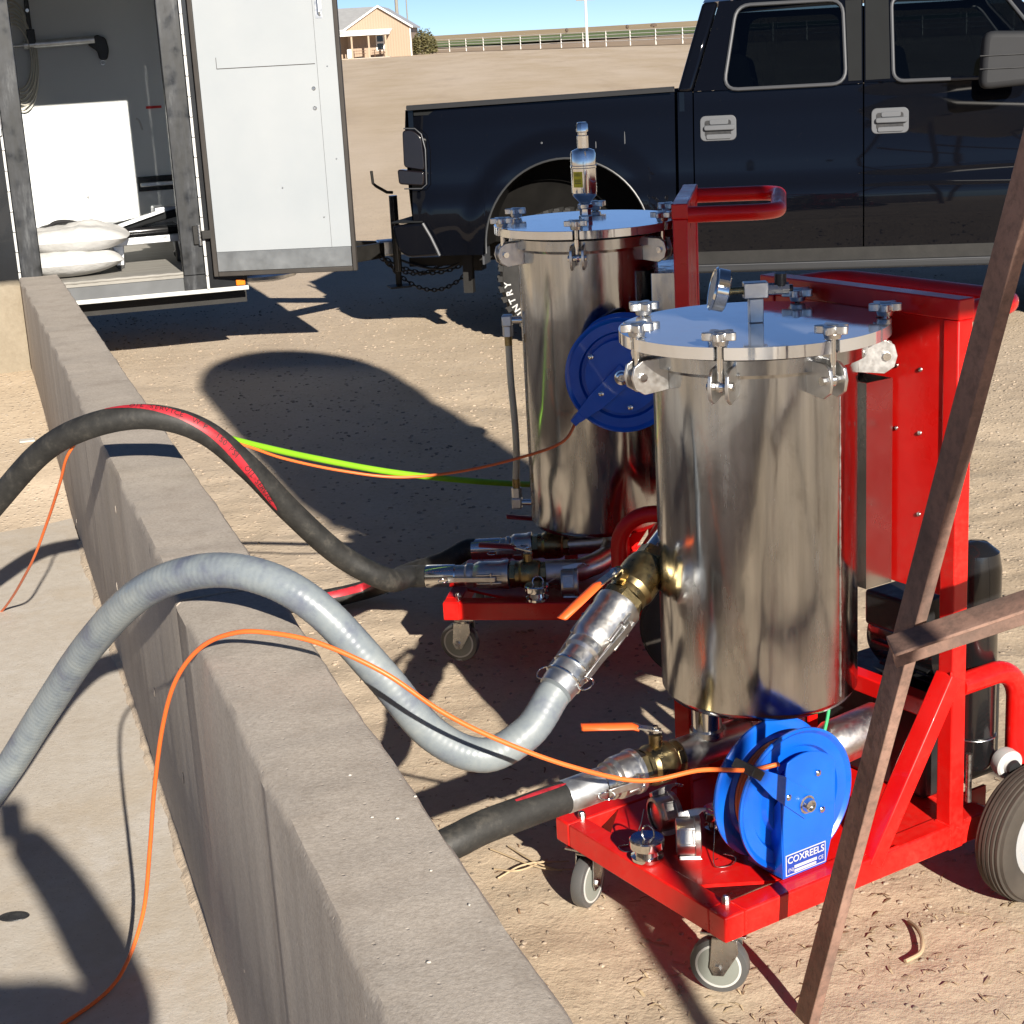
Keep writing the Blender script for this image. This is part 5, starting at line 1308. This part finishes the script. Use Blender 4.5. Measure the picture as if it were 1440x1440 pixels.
# coil of pale cable hung on the far wall
cl = thing('cable_coil', 'coil of pale cable hanging on the trailer wall by the left post', 'cable', TW_M @ Vector((-1.16, TD - .08, 1.92)))
for i in range(8):
    mb = MB(); r_ = .135 + .006 * i
    mb.torus(1, .007 / .2, None, 40, 6)
    o = MB(); o.tube([(r_ * .72 * math.cos(t * math.pi / 18) + .01 * (i % 3), .012 * (i - 4) * .5, -.05 + (r_ * 1.55 + .012 * i) * math.sin(t * math.pi / 18)) for t in range(36)], .0055, 6, closed=True)
    b = o.build('turn', M['cable'], cl); 
cl.rotation_euler = (0, 0, math.atan2(.262, .965))
# telescopic awning arm on brackets
aw = thing('wall_arm', 'silver telescopic arm on black brackets on the trailer wall', 'bracket arm', TW_M @ Vector((-.84, TD - .06, 1.94)), math.atan2(.262, .965))
MB().cyl((-.26, -.02, .0), (.20, -.02, .012), .026, n=16).build('arm', M['galvanised'], aw)
MB().cyl((-.42, -.02, -.006), (-.26, -.02, .0), .009, n=12).build('inner_rod', M['galvanised'], aw)
MB().prism(round_poly([(.15, -.02), (.215, .045), (.275, .02), (.29, -.06), (.27, -.125), (.22, -.12), (.21, -.06)], .02), -.03, .03, RX(90)).build('end_bracket', M['black_plastic'], aw, bevel=.006)
MB().box((-.235, -.045, -.01), (-.18, .03, .10)).build('wall_bracket', M['black_plastic'], aw, bevel=.006)
MB().box((-.225, -.02, .10), (-.195, .03, .35)).build('wall_strap', M['black_plastic'], aw, bevel=.004)
MB().lathe([(.012, 0), (.012, .012)], 10, TR(-.21, -.02, .22) @ RX(90)).build('strap_bolt', M['zinc'], aw)
# ================================================================ hoses
def hose(name, label, pts, r, mat, ripple=0, step=.012, n=24, per=14, group=None, cat='hose'):
    P = resample(spline(pts, per), step)
    t = thing(name, label, cat, (0, 0, 0), 0, group)
    rad = [r + (ripple * math.sin(i * 2 * math.pi * step / .0135) if ripple else 0) for i in range(len(P))]
    MB().tube(P, rad, n).build('hose_body', mat, t, angle=180)
    return t, P
def stripe(parent, P, r, i0, i1, a_of, half, mat, name='stripe'):
    Q = P[i0:i1]
    a = [a_of(k / max(1, len(Q) - 1)) for k in range(len(Q))]
    MB().tube(Q, r, 8, caps=False, a0=[x - half * math.sin(math.pi * min(1, max(.02, (k + 1) / len(a)))) ** .4 for k, x in enumerate(a)], a1=[x + half * math.sin(math.pi * min(1, max(.02, (k + 1) / len(a)))) ** .4 for k, x in enumerate(a)]).build(name, mat, parent, angle=180)
def frame_at(P, i, ang, r):
    """a matrix on the hose surface: x along the hose, z outwards (the sweep's own frame)"""
    t0 = (P[1] - P[0]).normalized(); ref = Vector((0, 0, 1)) if abs(t0.z) < 0.9 else Vector((1, 0, 0))
    u = (ref - t0 * ref.dot(t0)).normalized()
    for k in range(i + 1):
        t = (P[min(k + 1, len(P) - 1)] - P[max(k - 1, 0)]).normalized(); u = (u - t * u.dot(t)).normalized()
    w = t.cross(u); o = (u * math.cos(ang) + w * math.sin(ang)); y = o.cross(t); p = P[i] + o * r
    return Matrix(((t.x, y.x, o.x, p.x), (t.y, y.y, o.y, p.y), (t.z, y.z, o.z, p.z), (0, 0, 0, 1)))

# --- grey suction hose over the wall to the upper valve of the near cart
HG = at_y(806, 938, 3.20)
gdir = (at_y(938, 762, 3.44) - HG).normalized()
gp = [at_y(-190, 1330, 3.85), at_y(-90, 1215, 3.80), at_y(0, 1098, 3.72), at_y(66, 995, 3.60), at_y(128, 905, 3.45), at_y(200, 833, 3.30), at_y(285, 803, 3.20), at_y(370, 812, 3.14), at_y(450, 858, 3.11),
      at_y(535, 948, 3.10), at_y(608, 1032, 3.10), at_y(680, 1062, 3.11), at_y(742, 1030, 3.13), at_y(778, 977, 3.17), HG - gdir * .01]
gh, P = hose('grey_hose', 'thick blue-grey suction hose arching over the wall to upper valve', gp, .0345, M['grey_hose'], ripple=.00022, step=.0034)
MB().lathe([(.036, -.02), (.0375, 0), (.0375, .05), (.034, .055)], 32, along(HG - gdir * .045, HG)).build('hose_ferrule', M['galvanised'], gh)
MB().torus(.0385, .003, along(HG - gdir * .035, HG), 32, 8).build('hose_clamp', M['chrome'], gh)
MB().torus(.0385, .003, along(HG - gdir * .005, HG), 32, 8).build('hose_clamp', M['chrome'], gh)
camlock(gh, HG, HG + (at_y(938, 762, 3.44) - HG) * .47, .035)

# --- black hose with red stripe over the wall to the far cart
FE = FW @ Vector((-.085, .105, .250)); fd = (FW.to_3x3() @ Vector((1, .0, 0.012))).normalized()
bp = [at_y(-150, 900, 4.85), at_y(-60, 775, 4.72), at_y(0, 700, 4.62), at_y(62, 633, 4.52), at_y(130, 598, 4.44), at_y(210, 586, 4.42), at_y(285, 606, 4.43), at_y(350, 658, 4.48), at_y(412, 722, 4.54), at_y(480, 782, 4.60), at_y(545, 815, 4.66), FE - fd * .13 + Vector((0, 0, .0)), FE - fd * .055]
bh, P = hose('black_hose', 'black rubber hose with red stripe arching over wall to far cart', bp, .0335, M['black_hose'], step=.012)
N = len(P)
lo = min(range(N), key=lambda i: (P[i] - at_y(150, 592, 4.43)).length); hi = min(range(N), key=lambda i: (P[i] - at_y(400, 712, 4.53)).length)
def sa(t): return R(2 + 128 * t)
stripe(bh, P, .0341, lo, hi, sa, .36, M['red_stripe'])
txt = 'OIL SERVICE  W.P. 150 PSI  OIL SERVICE'
for k, chx in enumerate(txt):
    i = lo + int((hi - lo) * (0.14 + .80 * k / len(txt)))
    if chx != ' ':
        letters('lettering', chx, .021, M['black_plastic'], bh, frame_at(P, i, sa((i - lo) / (hi - lo)), .0344), .0001)
MB().lathe([(.0335, 0), (.0345, .002), (.0345, .088), (.031, .092)], 36, along(FE - fd * .075, FE)).build('hose_ferrule', M['chrome'], bh)
FQ = FW @ Vector((.092, .107, .253))
camlock(bh, FE + fd * .015, FQ, .031)

# --- black hose lying on the ground to the far cart's second valve
GE = FW @ Vector((-.03, .335, .262)); ge = (FW.to_3x3() @ Vector((1, .03, 0.03))).normalized()
g2, P = hose('black_hose', 'black hose with red stripe on shaded ground leading to far cart', [at_z(250, 850, .04), at_z(330, 852, .04), at_z(410, 848, .04), at_z(470, 840, .045), at_z(525, 826, .06), at_y(575, 806, 5.18), at_y(625, 790, 5.08), GE - ge * .05, GE - ge * .01], .0325, M['black_hose'], step=.015)
stripe(g2, P, .0331, int(len(P) * .30), int(len(P) * .66), lambda t: R(58 - 20 * t), .42, M['red_stripe'])
MB().lathe([(.0330, 0), (.0335, .09), (.030, .094)], 36, along(GE - ge * .03, GE)).build('hose_ferrule', M['chrome'], g2)
camlock(g2, GE + ge * .06, FW @ Vector((.128, .345, .268)), .031)

# --- black hose from behind the wall to the near cart's lower valve
NE = NW @ Vector((-.135, .285, .400)); ne = (NW.to_3x3() @ Vector((1, 0, .02))).normalized()
hp = [NE - ne * .30 - WD * .62 + Vector((0, 0, -.365)), NE - ne * .36 - WD * .40 + Vector((0, 0, -.34)), NE - ne * .41 - WD * .16 + Vector((0, 0, -.20)), NE - ne * .37 + Vector((0, 0, -.05)), NE - ne * .26 + Vector((0, 0, -.006)), NE - ne * .12, NE - ne * .02]
nh, P = hose('black_hose', 'black hose emerging from behind wall to lower valve of near cart', hp, .0325, M['black_hose'], step=.012)
stripe(nh, P, .0331, int(len(P) * .88), len(P) - 1, lambda t: R(8 + 6 * t), .16, M['red_stripe'])
MB().lathe([(.0325, 0), (.0338, .003), (.0338, .085), (.030, .09)], 36, along(NE - ne * .03, NE)).build('hose_ferrule', M['galvanised'], nh)
camlock(nh, NE + ne * .058, NW @ Vector((.010, .285, .405)), .033)

# --- thin orange static cords and lime air hose
ro = NW @ (Vector((.243, .100, .352)) + Vector((math.cos(R(141)) * .16, -.040, math.sin(R(141)) * .16)))
hose('orange_cord', 'thin orange cord draped from near blue reel over wall onto slab',
     [ro + Vector((.06, .02, .0)), ro, at_y(985, 1083, 2.98), at_y(900, 1098, 2.94), at_y(800, 1077, 2.90), at_y(700, 1040, 2.88), at_y(620, 1000, 2.87), at_y(540, 946, 2.87), at_y(450, 905, 2.89), at_y(380, 890, 2.92), at_y(330, 890, 2.95), at_y(283, 910, 3.00), at_y(248, 955, 3.06), at_y(229, 1020, 3.13), at_y(217, 1110, 3.22), at_y(211, 1190, 3.28), at_y(202, 1280, 3.33), at_y(180, 1350, 3.32), at_z(150, 1395, slab_z(3.3) + .010), at_z(88, 1440, slab_z(3.2) + .006), at_z(0, 1492, slab_z(3.1) + .006)],
     .0046, M['orange_hose'], step=.012, n=10, cat='cord')
rf = FW @ (Vector((.462, .045, .868)) + Vector((math.cos(R(222)) * .175, -.045, math.sin(R(222)) * .175)))
hose('orange_cord', 'thin orange cord hanging from far reel, crossing under the black hose',
     [rf + Vector((.04, .01, .03)), rf, at_y(790, 622, 4.66), at_y(722, 646, 4.70), at_y(640, 664, 4.75), at_y(560, 671, 4.75), at_y(480, 662, 4.72), at_y(400, 645, 4.66), at_y(340, 625, 4.60), at_y(262, 604, 4.54), at_y(190, 594, 4.50), at_y(130, 603, 4.49), at_y(97, 637, 4.50), at_y(84, 680, 4.60), at_y(66, 735, 4.78), at_y(40, 800, 5.0), at_z(0, 862, slab_z(5.2) + .006), at_z(-60, 905, slab_z(5.0) + .006)],
     .0042, M['orange_hose'], step=.012, n=10, cat='cord')
hose('air_hose', 'lime green air hose running behind black hose to far cart', [at_y(-60, 782, 4.80), at_y(0, 704, 4.68), at_y(66, 636, 4.58), at_y(135, 602, 4.52), at_y(210, 590, 4.50), at_y(270, 600, 4.56), at_y(335, 620, 4.68), at_y(450, 646, 4.85), at_y(580, 668, 5.0), at_y(740, 681, 5.22), at_y(830, 676, 5.42), at_y(900, 670, 5.5)], .0095, M['lime_hose'], step=.02, n=12)
# ================================================================ overhead fuel tank on an angle-iron stand
SN = Vector((math.cos(SUN_AZ), -math.sin(SUN_AZ), 0)); SD = Vector((math.sin(SUN_AZ), math.cos(SUN_AZ), 0))
def sw(w, l, z): return SN * w + SD * l + Vector((0, 0, z))
STAND = thing('tank_stand', 'rusty angle iron stand leg and brace crossing in front of near cart', 'tank stand')
def angle_iron(name, p, q, a, t, side1, side2, b=None):
    """L section from p to q; its two flanges (a and b wide) run along side1 and side2 from the heel"""
    b = b or a
    p, q = Vector(p), Vector(q); z = (q - p).normalized()
    x = Vector(side1); x = (x - z * x.dot(z)).normalized(); y = Vector(side2); y = (y - z * y.dot(z)); y = (y - x * y.dot(x)).normalized()
    m = Matrix(((x.x, y.x, z.x, p.x), (x.y, y.y, z.y, p.y), (x.z, y.z, z.z, p.z), (0, 0, 0, 1)))
    return MB().prism([(0, 0), (a, 0), (a, t), (t, t), (t, b), (0, b)], 0, (q - p).length, m).build(name, M['rust'], STAND, bevel=.0015)
LA, LB = at_y(1138, 1440, 2.85), at_y(1430, 340, 2.45)
def leg_at(z): return LA + (LB - LA) * ((z - LA.z) / (LB.z - LA.z))
LEG0, LEG1 = leg_at(-.03), leg_at(2.86)
angle_iron('leg', LEG0, LEG1, .052, .006, (-.31, .95, 0), (.95, .31, 0), .021)
R0 = sw(2.46, 2.2, -.02); R1 = sw(2.06, 1.62, 2.86)
angle_iron('leg', R0, R1, .05, .006, (-1, -.1, 0), (0, -1, 0))
B0, B1 = sw(.80, -1.4, -.02), sw(1.48, -.25, 2.86)
angle_iron('leg', B0, B1, .05, .006, (1, .3, 0), (-.3, 1, 0))
C0_, C1_ = sw(2.72, -1.4, -.02), sw(2.12, -.25, 2.86)
angle_iron('leg', C0_, C1_, .05, .006, (-1, -.3, 0), (-.3, 1, 0))
def on_leg(a, b, z): return a + (b - a) * ((z - a.z) / (b.z - a.z))
jz = .90
ja = on_leg(LEG0, LEG1, jz)
angle_iron('brace', ja + Vector((-.058, -.030, -.018)), on_leg(R0, R1, jz + .30) + Vector((0, -.02, 0)), .060, .006, (0, -1, -.15), (0, -.1, -1))
angle_iron('brace', on_leg(B0, B1, 1.3), on_leg(C0_, C1_, 1.3), .045, .006, (0, 1, 0), (0, 0, -1))
angle_iron('brace', on_leg(LEG0, LEG1, 2.2) + Vector((.07, 0, 0)), on_leg(B0, B1, 1.9) + Vector((.07, 0, 0)), .045, .006, (1, 0, 0), (0, 0, -1))
angle_iron('brace', on_leg(R0, R1, 2.2), on_leg(C0_, C1_, 1.9), .045, .006, (1, 0, 0), (0, 0, -1))
for l in (-.25, 1.62):
    angle_iron('cradle', sw(1.30, l, 2.86), sw(2.28, l, 2.86), .06, .007, (0, 0, 1), tuple(SD))
mb = MB()
for i in range(4): mb.ball(ja + Vector((.006 + .002 * i, -.024, -.008 - .006 * i)), .0055, n=10, k=6)
mb.build('weld_bead', M['zinc'], STAND)
FT = thing('fuel_tank', 'overhead cylindrical fuel tank resting on the angle iron stand', 'fuel tank')
r_ = .55; c0, c1 = sw(1.80, -.63, 3.30), sw(1.80, 1.68, 3.30)
L = (c1 - c0).length
MB().lathe([(.001, -.06), (.25, -.05), (.45, -.02), (r_ - .02, .0), (r_, .02), (r_, L - .02), (r_ - .02, L), (.45, L + .02), (.25, L + .05), (.001, L + .06)], 64, along(c0, c1), cap=False).build('shell', M['fuel_tank_paint'], FT)
MB().cyl(sw(1.80, .6, 3.84), sw(1.80, .6, 3.93), .06).build('fill_cap', M['rust'], FT)
# ================================================================ background
HOUSE = thing('office_building', 'tan metal-sided building with gable roof and porch', 'building', (-11.4, 190, 0), 0)
hw, eave, ridge, dep = 3.35, 3.1, 5.15, 22.0
# gable end faces the camera: x -3.3..3.35
mb = MB(); mb.prism([(-hw, 0), (hw, 0), (hw, eave), (.1, ridge), (-hw, eave)], 0, -dep, RX(90)); mb.build('wall', M['siding'], HOUSE)
for sx, ex in ((-1, -hw - .35), (1, hw + .35)):
    a = Vector((.1, -.35, ridge + .06)); b = Vector((ex, -.35, eave - .2))
    mb = MB(); n = Vector((0, 1, 0)); th = Vector((0, 0, .14))
    mb.add([a, b, b + n * (dep + .7), a + n * (dep + .7), a + th, b + th, b + n * (dep + .7) + th, a + n * (dep + .7) + th], [(0, 1, 2, 3), (4, 7, 6, 5), (0, 4, 5, 1), (1, 5, 6, 2), (2, 6, 7, 3), (3, 7, 4, 0)])
    mb.build('roof', M['metal_roof'], HOUSE, flat=True)
    mb = MB(); mb.add([a + Vector((0, -.02, -.05)), b + Vector((0, -.02, -.05)), b + Vector((0, -.02, .16)), a + Vector((0, -.02, .16)), a + Vector((0, -.06, -.05)), b + Vector((0, -.06, -.05)), b + Vector((0, -.06, .16)), a + Vector((0, -.06, .16))], [(0, 1, 2, 3), (4, 7, 6, 5), (0, 4, 5, 1), (2, 6, 7, 3), (1, 5, 6, 2), (0, 3, 7, 4)])
    mb.build('barge_board', M['white_trim'], HOUSE, flat=True)
MB().box((hw - .02, -.03, 0), (hw + .10, .10, eave)).build('corner_trim', M['white_trim'], HOUSE)
MB().box((-.35, -.04, .70), (.55, .02, 2.35)).build('window_frame', M['white_trim'], HOUSE)
for z in (.80, 1.62): MB().box((-.22, -.07, z), (.42, -.045, z + .62)).build('window_pane', M['window_dark'], HOUSE)
# second wing left with its low roof, seen over the porch
mb = MB(); mb.box((-14, 1.2, 0), (-hw - .02, 16, 3.0)); mb.build('side_wing', M['siding'], HOUSE)
mb = MB(); mb.add([(-14, .6, 2.95), (-hw + 3.2, .6, 2.95), (-hw + 3.2, 9, 5.3), (-14, 9, 5.3), (-14, .6, 3.05), (-hw + 3.2, .6, 3.05), (-hw + 3.2, 9, 5.4), (-14, 9, 5.4)], [(0, 1, 2, 3), (4, 7, 6, 5), (0, 4, 5, 1), (1, 5, 6, 2), (2, 6, 7, 3), (3, 7, 4, 0)]); mb.build('wing_roof', M['metal_roof'], HOUSE, flat=True)
# porch
mb = MB(); mb.add([(-9, -2.9, 2.35), (1.3, -2.9, 2.35), (1.5, -.05, 2.85), (-9, -.05, 2.85), (-9, -2.9, 2.5), (1.3, -2.9, 2.5), (1.5, -.05, 2.95), (-9, -.05, 2.95)], [(0, 1, 2, 3), (4, 7, 6, 5), (0, 4, 5, 1), (1, 5, 6, 2), (2, 6, 7, 3), (3, 7, 4, 0)]); mb.build('porch_roof', M['white_trim'], HOUSE, flat=True)
for x in (-5.6, -2.75, -.95, .85): MB().box((x - .09, -2.7, 0), (x + .09, -2.5, 2.38)).build('porch_post', M['porch_post'], HOUSE)
MB().box((-9, -2.9, -.05), (1.2, -.02, .06)).build('porch_floor', M['slab'], HOUSE)
MB().box((-3.3, -2.62, .1), (-2.84, -2.55, 1.0)).build('porch_cabinet', M['white_trim'], HOUSE)
def picnic(label, x, y):
    t = thing('picnic_table', label, 'picnic table', (x, y, .06), R(8), 'picnic tables on the porch')
    MB().box((-.75, -.36, .70), (.75, .36, .75)).build('table_top', M['brown_wood'], t)
    for yy in (-.75, .55): MB().box((-.75, yy, .42), (.75, yy + .22, .46)).build('bench', M['brown_wood'], t)
    for xx in (-.5, .5):
        MB().bar((xx, -.6, 0), (xx, -.15, .70), .09, .04, (1, 0, 0)).build('leg', M['brown_wood'], t)
        MB().bar((xx, .6, 0), (xx, .15, .70), .09, .04, (1, 0, 0)).build('leg', M['brown_wood'], t)
picnic('dark wooden picnic table on porch left of the middle post', -12.95 - .6, 188.2)
picnic('dark wooden picnic table on porch right of the middle post', -11.4, 188.6)
# rounded bush at the corner
BU = thing('bush', 'olive green bush beside the tan building corner', 'bush', (-6.8, 195, 0))
mb = MB()
for i in range(2600):
    th = random.uniform(0, 2 * math.pi); ph = math.acos(random.uniform(-.3, 1)); q = random.uniform(.72, 1.05)
    p = Vector((1.45 * q * math.sin(ph) * math.cos(th), 1.2 * q * math.sin(ph) * math.sin(th), .55 + 1.75 * q * math.cos(ph) * (1 + .25 * math.sin(3 * th))))
    if p.z < 0: continue
    m = Matrix.Translation(p) @ RZ(random.uniform(0, 360)) @ RX(random.uniform(0, 360)); s = random.uniform(.08, .19)
    mb.add([(-s, 0, 0), (0, -s * .5, 0), (s, 0, 0), (0, s * .5, .03)], [(0, 1, 2, 3)], m)
for i in range(26):
    th = random.uniform(0, 6.28); h = random.uniform(2.0, 2.9)
    for k in range(9):
        p = Vector((.5 * math.cos(th) * (.5 + k * .12), .5 * math.sin(th) * (.5 + k * .12), h - .9 + k * .1)); m = Matrix.Translation(p) @ RZ(random.uniform(0, 360)) @ RX(random.uniform(0, 360))
        mb.add([(-.12, 0, 0), (0, -.05, 0), (.12, 0, 0), (0, .05, .03)], [(0, 1, 2, 3)], m)
mb.build('foliage', M['bush_leaf'], BU, flat=True)
mb = MB()
for i in range(6): mb.tube([(0, 0, 0), (.15 * math.cos(i), .15 * math.sin(i), .7), (.6 * math.cos(i), .6 * math.sin(i), 1.7)], [.05, .035, .012], 6)
mb.build('stems', M['bush_wood'], BU)
# white pipe fence
FEN = thing('pipe_fence', 'long white pipe fence with four rails across the yard', 'fence')
nfp = 22; fl = (FB - FA).length
post = None
for i in range(-1, nfp):
    p = FA + FD * (fl * i / 12.0)
    if post is None: post = MB().cyl((0, 0, 0), (0, 0, 1.46), .055, n=10).build('post', M['fence_white'], FEN); post.matrix_local = Matrix.Translation(p)
    else: twin(post, FEN, Matrix.Translation(p))
for z in (.50, .82, 1.12, 1.42):
    MB().cyl(FA + FD * (-fl / 12.0) + Vector((0, 0, z)), FA + FD * (fl * (nfp - 1) / 12.0) + Vector((0, 0, z)), .035, n=8).build('rail', M['fence_white'], FEN)
def power_pole(label, p, h, r, arm):
    t = thing('power_pole', label, 'power pole', p, 0, 'power poles')
    MB().lathe([(r * 1.15, 0), (r * .8, h)], 10).build('pole', M['fence_white'] if arm == 'light' else M['pole_wood'], t)
    if arm:
        MB().box((-.9, -.06, h - .62), (.9, .06, h - .50)).build('crossarm', M['pole_wood'], t)
        for x in (-.8, -.3, .3, .8): MB().cyl((x, 0, h - .5), (x, 0, h - .33), .04, n=8).build('insulator', M['pole_wood'], t)
    return t
p1 = at_z(826, 67, 0.0)
power_pole('pale power pole with crossarm standing at the white fence', p1, 5.0, .13, 'light')
power_pole('distant wooden power pole with crossarm above the building roof', Vector((-17.3, 400, 0)), 12.5, .16, True)
power_pole('thick grey pole rising behind the building roof', Vector((-13.2, 270, 0)), 13, .26, None)
# a few specks on the skyline
for i, (px, py, nm, lb) in enumerate(((797, 40, 'stock_tank', 'dark round stock tank on the far field'), (882, 35, 'feed_bin', 'small brown bin on the far field'), (919, 30, 'scrub_clump', 'low dark clump on the skyline'))):
    p = at_y(px, py + 3, 700); p.z = max(p.z - 1.2, .9)
    t = thing(nm, lb, 'landmark', p)
    MB().lathe([(.7, 0), (.8, .4), (.75, 1.0), (.5, 1.4), (.2, 1.6), (.001, 1.65)], 10, Matrix.Diagonal((1.6 if i == 2 else .8, 1, .8, 1)), cap=False).build('body', M['bush_wood'], t)
    MB().cyl((0, 0, -1.5), (0, 0, .2), .35, n=8).build('base', M['bush_wood'], t)
# ================================================================ litter on the ground
def free(x, y):
    a, l = wall_coords(x, y)
    return a > W_T + .02
def scatter(name, label, mat, n, size, shape, region, kind='stuff', cat='litter', seed=3):
    rnd = random.Random(seed); mb = MB(); k = 0
    while k < n:
        x, y = region(rnd)
        if not free(x, y): continue
        z = ground_z(x, y); s = rnd.uniform(*size); m = Matrix.Translation((x, y, z)) @ RZ(rnd.uniform(0, 360))
        shape(mb, m, s, rnd); k += 1
    return tag(mb.build(name, mat, None, flat=True), label, cat, kind=kind)
def pebble(mb, m, s, r):
    h = s * r.uniform(.35, .7); k = 6; a = r.uniform(.7, 1.3)
    ring = [(s * a * math.cos(i * 1.047) * r.uniform(.8, 1.1), s / a * math.sin(i * 1.047) * r.uniform(.8, 1.1)) for i in range(k)]
    vs = [(x, y, -s * .2) for x, y in ring] + [(x * .72, y * .72, h * .7) for x, y in ring] + [(0, 0, h)]
    mb.add(vs, [(i, (i + 1) % k, k + (i + 1) % k, k + i) for i in range(k)] + [(k + i, k + (i + 1) % k, 2 * k) for i in range(k)], m)
def chip(mb, m, s, r):
    w = s * r.uniform(.08, .22); b = r.uniform(-.25, .25) * s; t = .002
    mm = m @ RX(r.uniform(-14, 14)) @ RY(r.uniform(-10, 10))
    mb.add([(-s, -w, t), (0, -w + b, t * 2.5), (s, -w * .5, t), (s, w * .5, t), (0, w + b, t * 2.5), (-s, w, t)], [(0, 1, 4, 5), (1, 2, 3, 4)], mm)
scatter('gravel', 'small pale stones scattered over the yard', M['pebble'], 5200, (.004, .012), pebble, lambda r: (r.uniform(-3.0, 3.2), 4.6 + 8.0 * r.random() ** 1.0), cat='gravel')
scatter('gravel', 'fine stones in the sand near the carts', M['pebble'], 1500, (.003, .008), pebble, lambda r: (r.uniform(-.6, 1.6), r.uniform(2.4, 5.2)), cat='gravel', seed=8)
scatter('straw_litter', 'bits of straw and bark over the sand', M['straw'], 900, (.004, .017), chip, lambda r: (r.uniform(.15, 1.5), r.uniform(2.3, 3.9)), cat='straw', seed=5)
scatter('bark_litter', 'dark bark crumbs over the sand', M['bark'], 420, (.004, .014), chip, lambda r: (r.uniform(-.4, 1.5), r.uniform(2.3, 4.2)), cat='bark', seed=6)
# named scraps
def scrap(name, label, cat, pts, r, mat):
    return tag(MB().tube(spline(pts, 8), r, 8).build(name, mat), label, cat)
g = lambda px, py, dz=.006: at_z(px, py, ground_z(*at_z(px, py, 0).xy) + dz)
scrap('bark_strip', 'curved strip of bark lying on sand below red deck', 'bark', [g(1278, 1296), g(1290, 1306, .012), g(1297, 1322, .014), g(1294, 1340, .01), g(1273, 1352)], .0045, M['straw'])
for k, (a, b, c) in enumerate((((690, 1194), (770, 1222), (848, 1217)), ((700, 1235), (740, 1215), (800, 1211)), ((715, 1190), (752, 1212), (790, 1225)), ((695, 1222), (730, 1224), (770, 1208)))):
    lab = ('longest straw stalk on the sand beside the wall', 'short straw stalk nearest the wall foot', 'straw stalk crossing the longest one beside wall', 'straw stalk tipping up beside the wall')[k]
    scrap('straw_stalk', lab, 'straw', [g(*a), g(*b, .014), g(*c)], .0021, M['straw'])
t = MB(); p = at_z(38, 618, .17)
t.box((-.035, -.02, 0), (.035, .02, .010), Matrix.Translation(p + Vector((0, 0, -.01))) @ RZ(15) @ RX(6))
tag(t.build('white_scrap', M['pale_scrap'], bevel=.004), 'white scrap lying on the sand in wall corner', 'scrap')
t = MB(); p = at_z(20, 1290, slab_z(3.5)); t.lathe([(.035, 0), (.032, .004), (.001, .005)], 20, Matrix.Translation(p) @ Matrix.Diagonal((1.1, .7, 1, 1)))
tag(t.build('black_puck', M['black_plastic']), 'small black rubber disc lying on the shaded slab', 'rubber disc')
# a few chips on the wall top
for i, (px, py) in enumerate(((612, 1120), (551, 1149), (587, 1151), (634, 1224), (688, 1272), (631, 1353), (520, 1090))):
    p = at_z(px - 28, py, WALL_TOP + .001)
    lab = ['white grit speck on wall edge nearest the black hose', 'left white grit speck of a pair on wall top', 'right white grit speck of a pair on wall top', 'white grit speck below the pair on wall top', 'white grit speck at right edge of wall top', 'lowest white grit speck on the wall top', 'white grit speck on wall top below grey hose'][i]
    mb = MB(); pebble(mb, Matrix.Translation(p), .0026, random.Random(i)); tag(mb.build('grit_speck', M['pale_scrap'], flat=True), lab, 'grit', 'white grit on the wall top')

# ================================================================ the photographer, behind the camera; casts the shadow on the slab
def skin_body(name, joints, edges, mat, parent=None, root=0, sub=2):
    me = bpy.data.meshes.new(name); me.from_pydata([j[0] for j in joints], edges, []); o = bpy.data.objects.new(name, me); COL.objects.link(o)
    sk = o.modifiers.new('skin', 'SKIN'); sk.use_smooth_shade = True
    for i, j in enumerate(joints):
        v = me.skin_vertices[0].data[i]; v.radius = j[1] if isinstance(j[1], tuple) else (j[1], j[1]); v.use_root = i == root
    s = o.modifiers.new('sub', 'SUBSURF'); s.levels = sub; s.render_levels = sub
    me.materials.append(mat); o.parent = parent
    return o
PER = thing('person', 'person in dark shirt and jeans holding up a phone', 'person')
bz = slab_z(-.3); bx, by = -.17, -.26
J = [((bx, by, bz + .98), (.17, .12)), ((bx, by, bz + 1.22), (.19, .13)), ((bx, by, bz + 1.60), (.19, .13)), ((bx, by + .01, bz + 1.72), (.06, .06)),
     ((bx, by + .02, bz + 1.82), (.085, .09)), ((bx, by + .02, bz + 1.92), (.088, .10)),
     ((bx - .10, by, bz + .90), .095), ((bx - .11, by + .02, bz + .50), .065), ((bx - .12, by - .02, bz + .09), .045), ((bx - .12, by + .12, bz + .05), .04),
     ((bx + .10, by, bz + .90), .095), ((bx + .11, by + .02, bz + .50), .065), ((bx + .12, by - .02, bz + .09), .045), ((bx + .13, by + .12, bz + .05), .04),
     ((bx - .19, by, bz + 1.66), .075), ((bx - .33, by + .10, bz + 1.52), .062), ((bx - .02, by + .18, 1.68), .045), ((bx + .08, by + .19, 1.80), .036),
     ((bx + .19, by, bz + 1.66), .080), ((bx + .40, by + .10, 1.40), .078), ((bx + .27, by + .16, 1.66), .066), ((bx + .17, by + .18, 1.80), .052)]
E_ = [(0, 1), (1, 2), (2, 3), (3, 4), (4, 5), (0, 6), (6, 7), (7, 8), (8, 9), (0, 10), (10, 11), (11, 12), (12, 13), (2, 14), (14, 15), (15, 16), (16, 17), (2, 18), (18, 19), (19, 20), (20, 21)]
skin_body('body', J, E_, M['shirt'], PER)
MB().ball((bx, by + .015, bz + 1.92), .108, sc=(.95, 1.05, 1.05)).build('hair', M['hair'], PER)
PH = thing('phone', 'phone held up in both hands', 'phone', (0, 0, 0))
MB().box((-.055, -.066, 1.76), (.02, -.056, 1.88)).build('body', M['black_plastic'], PH, bevel=.006)
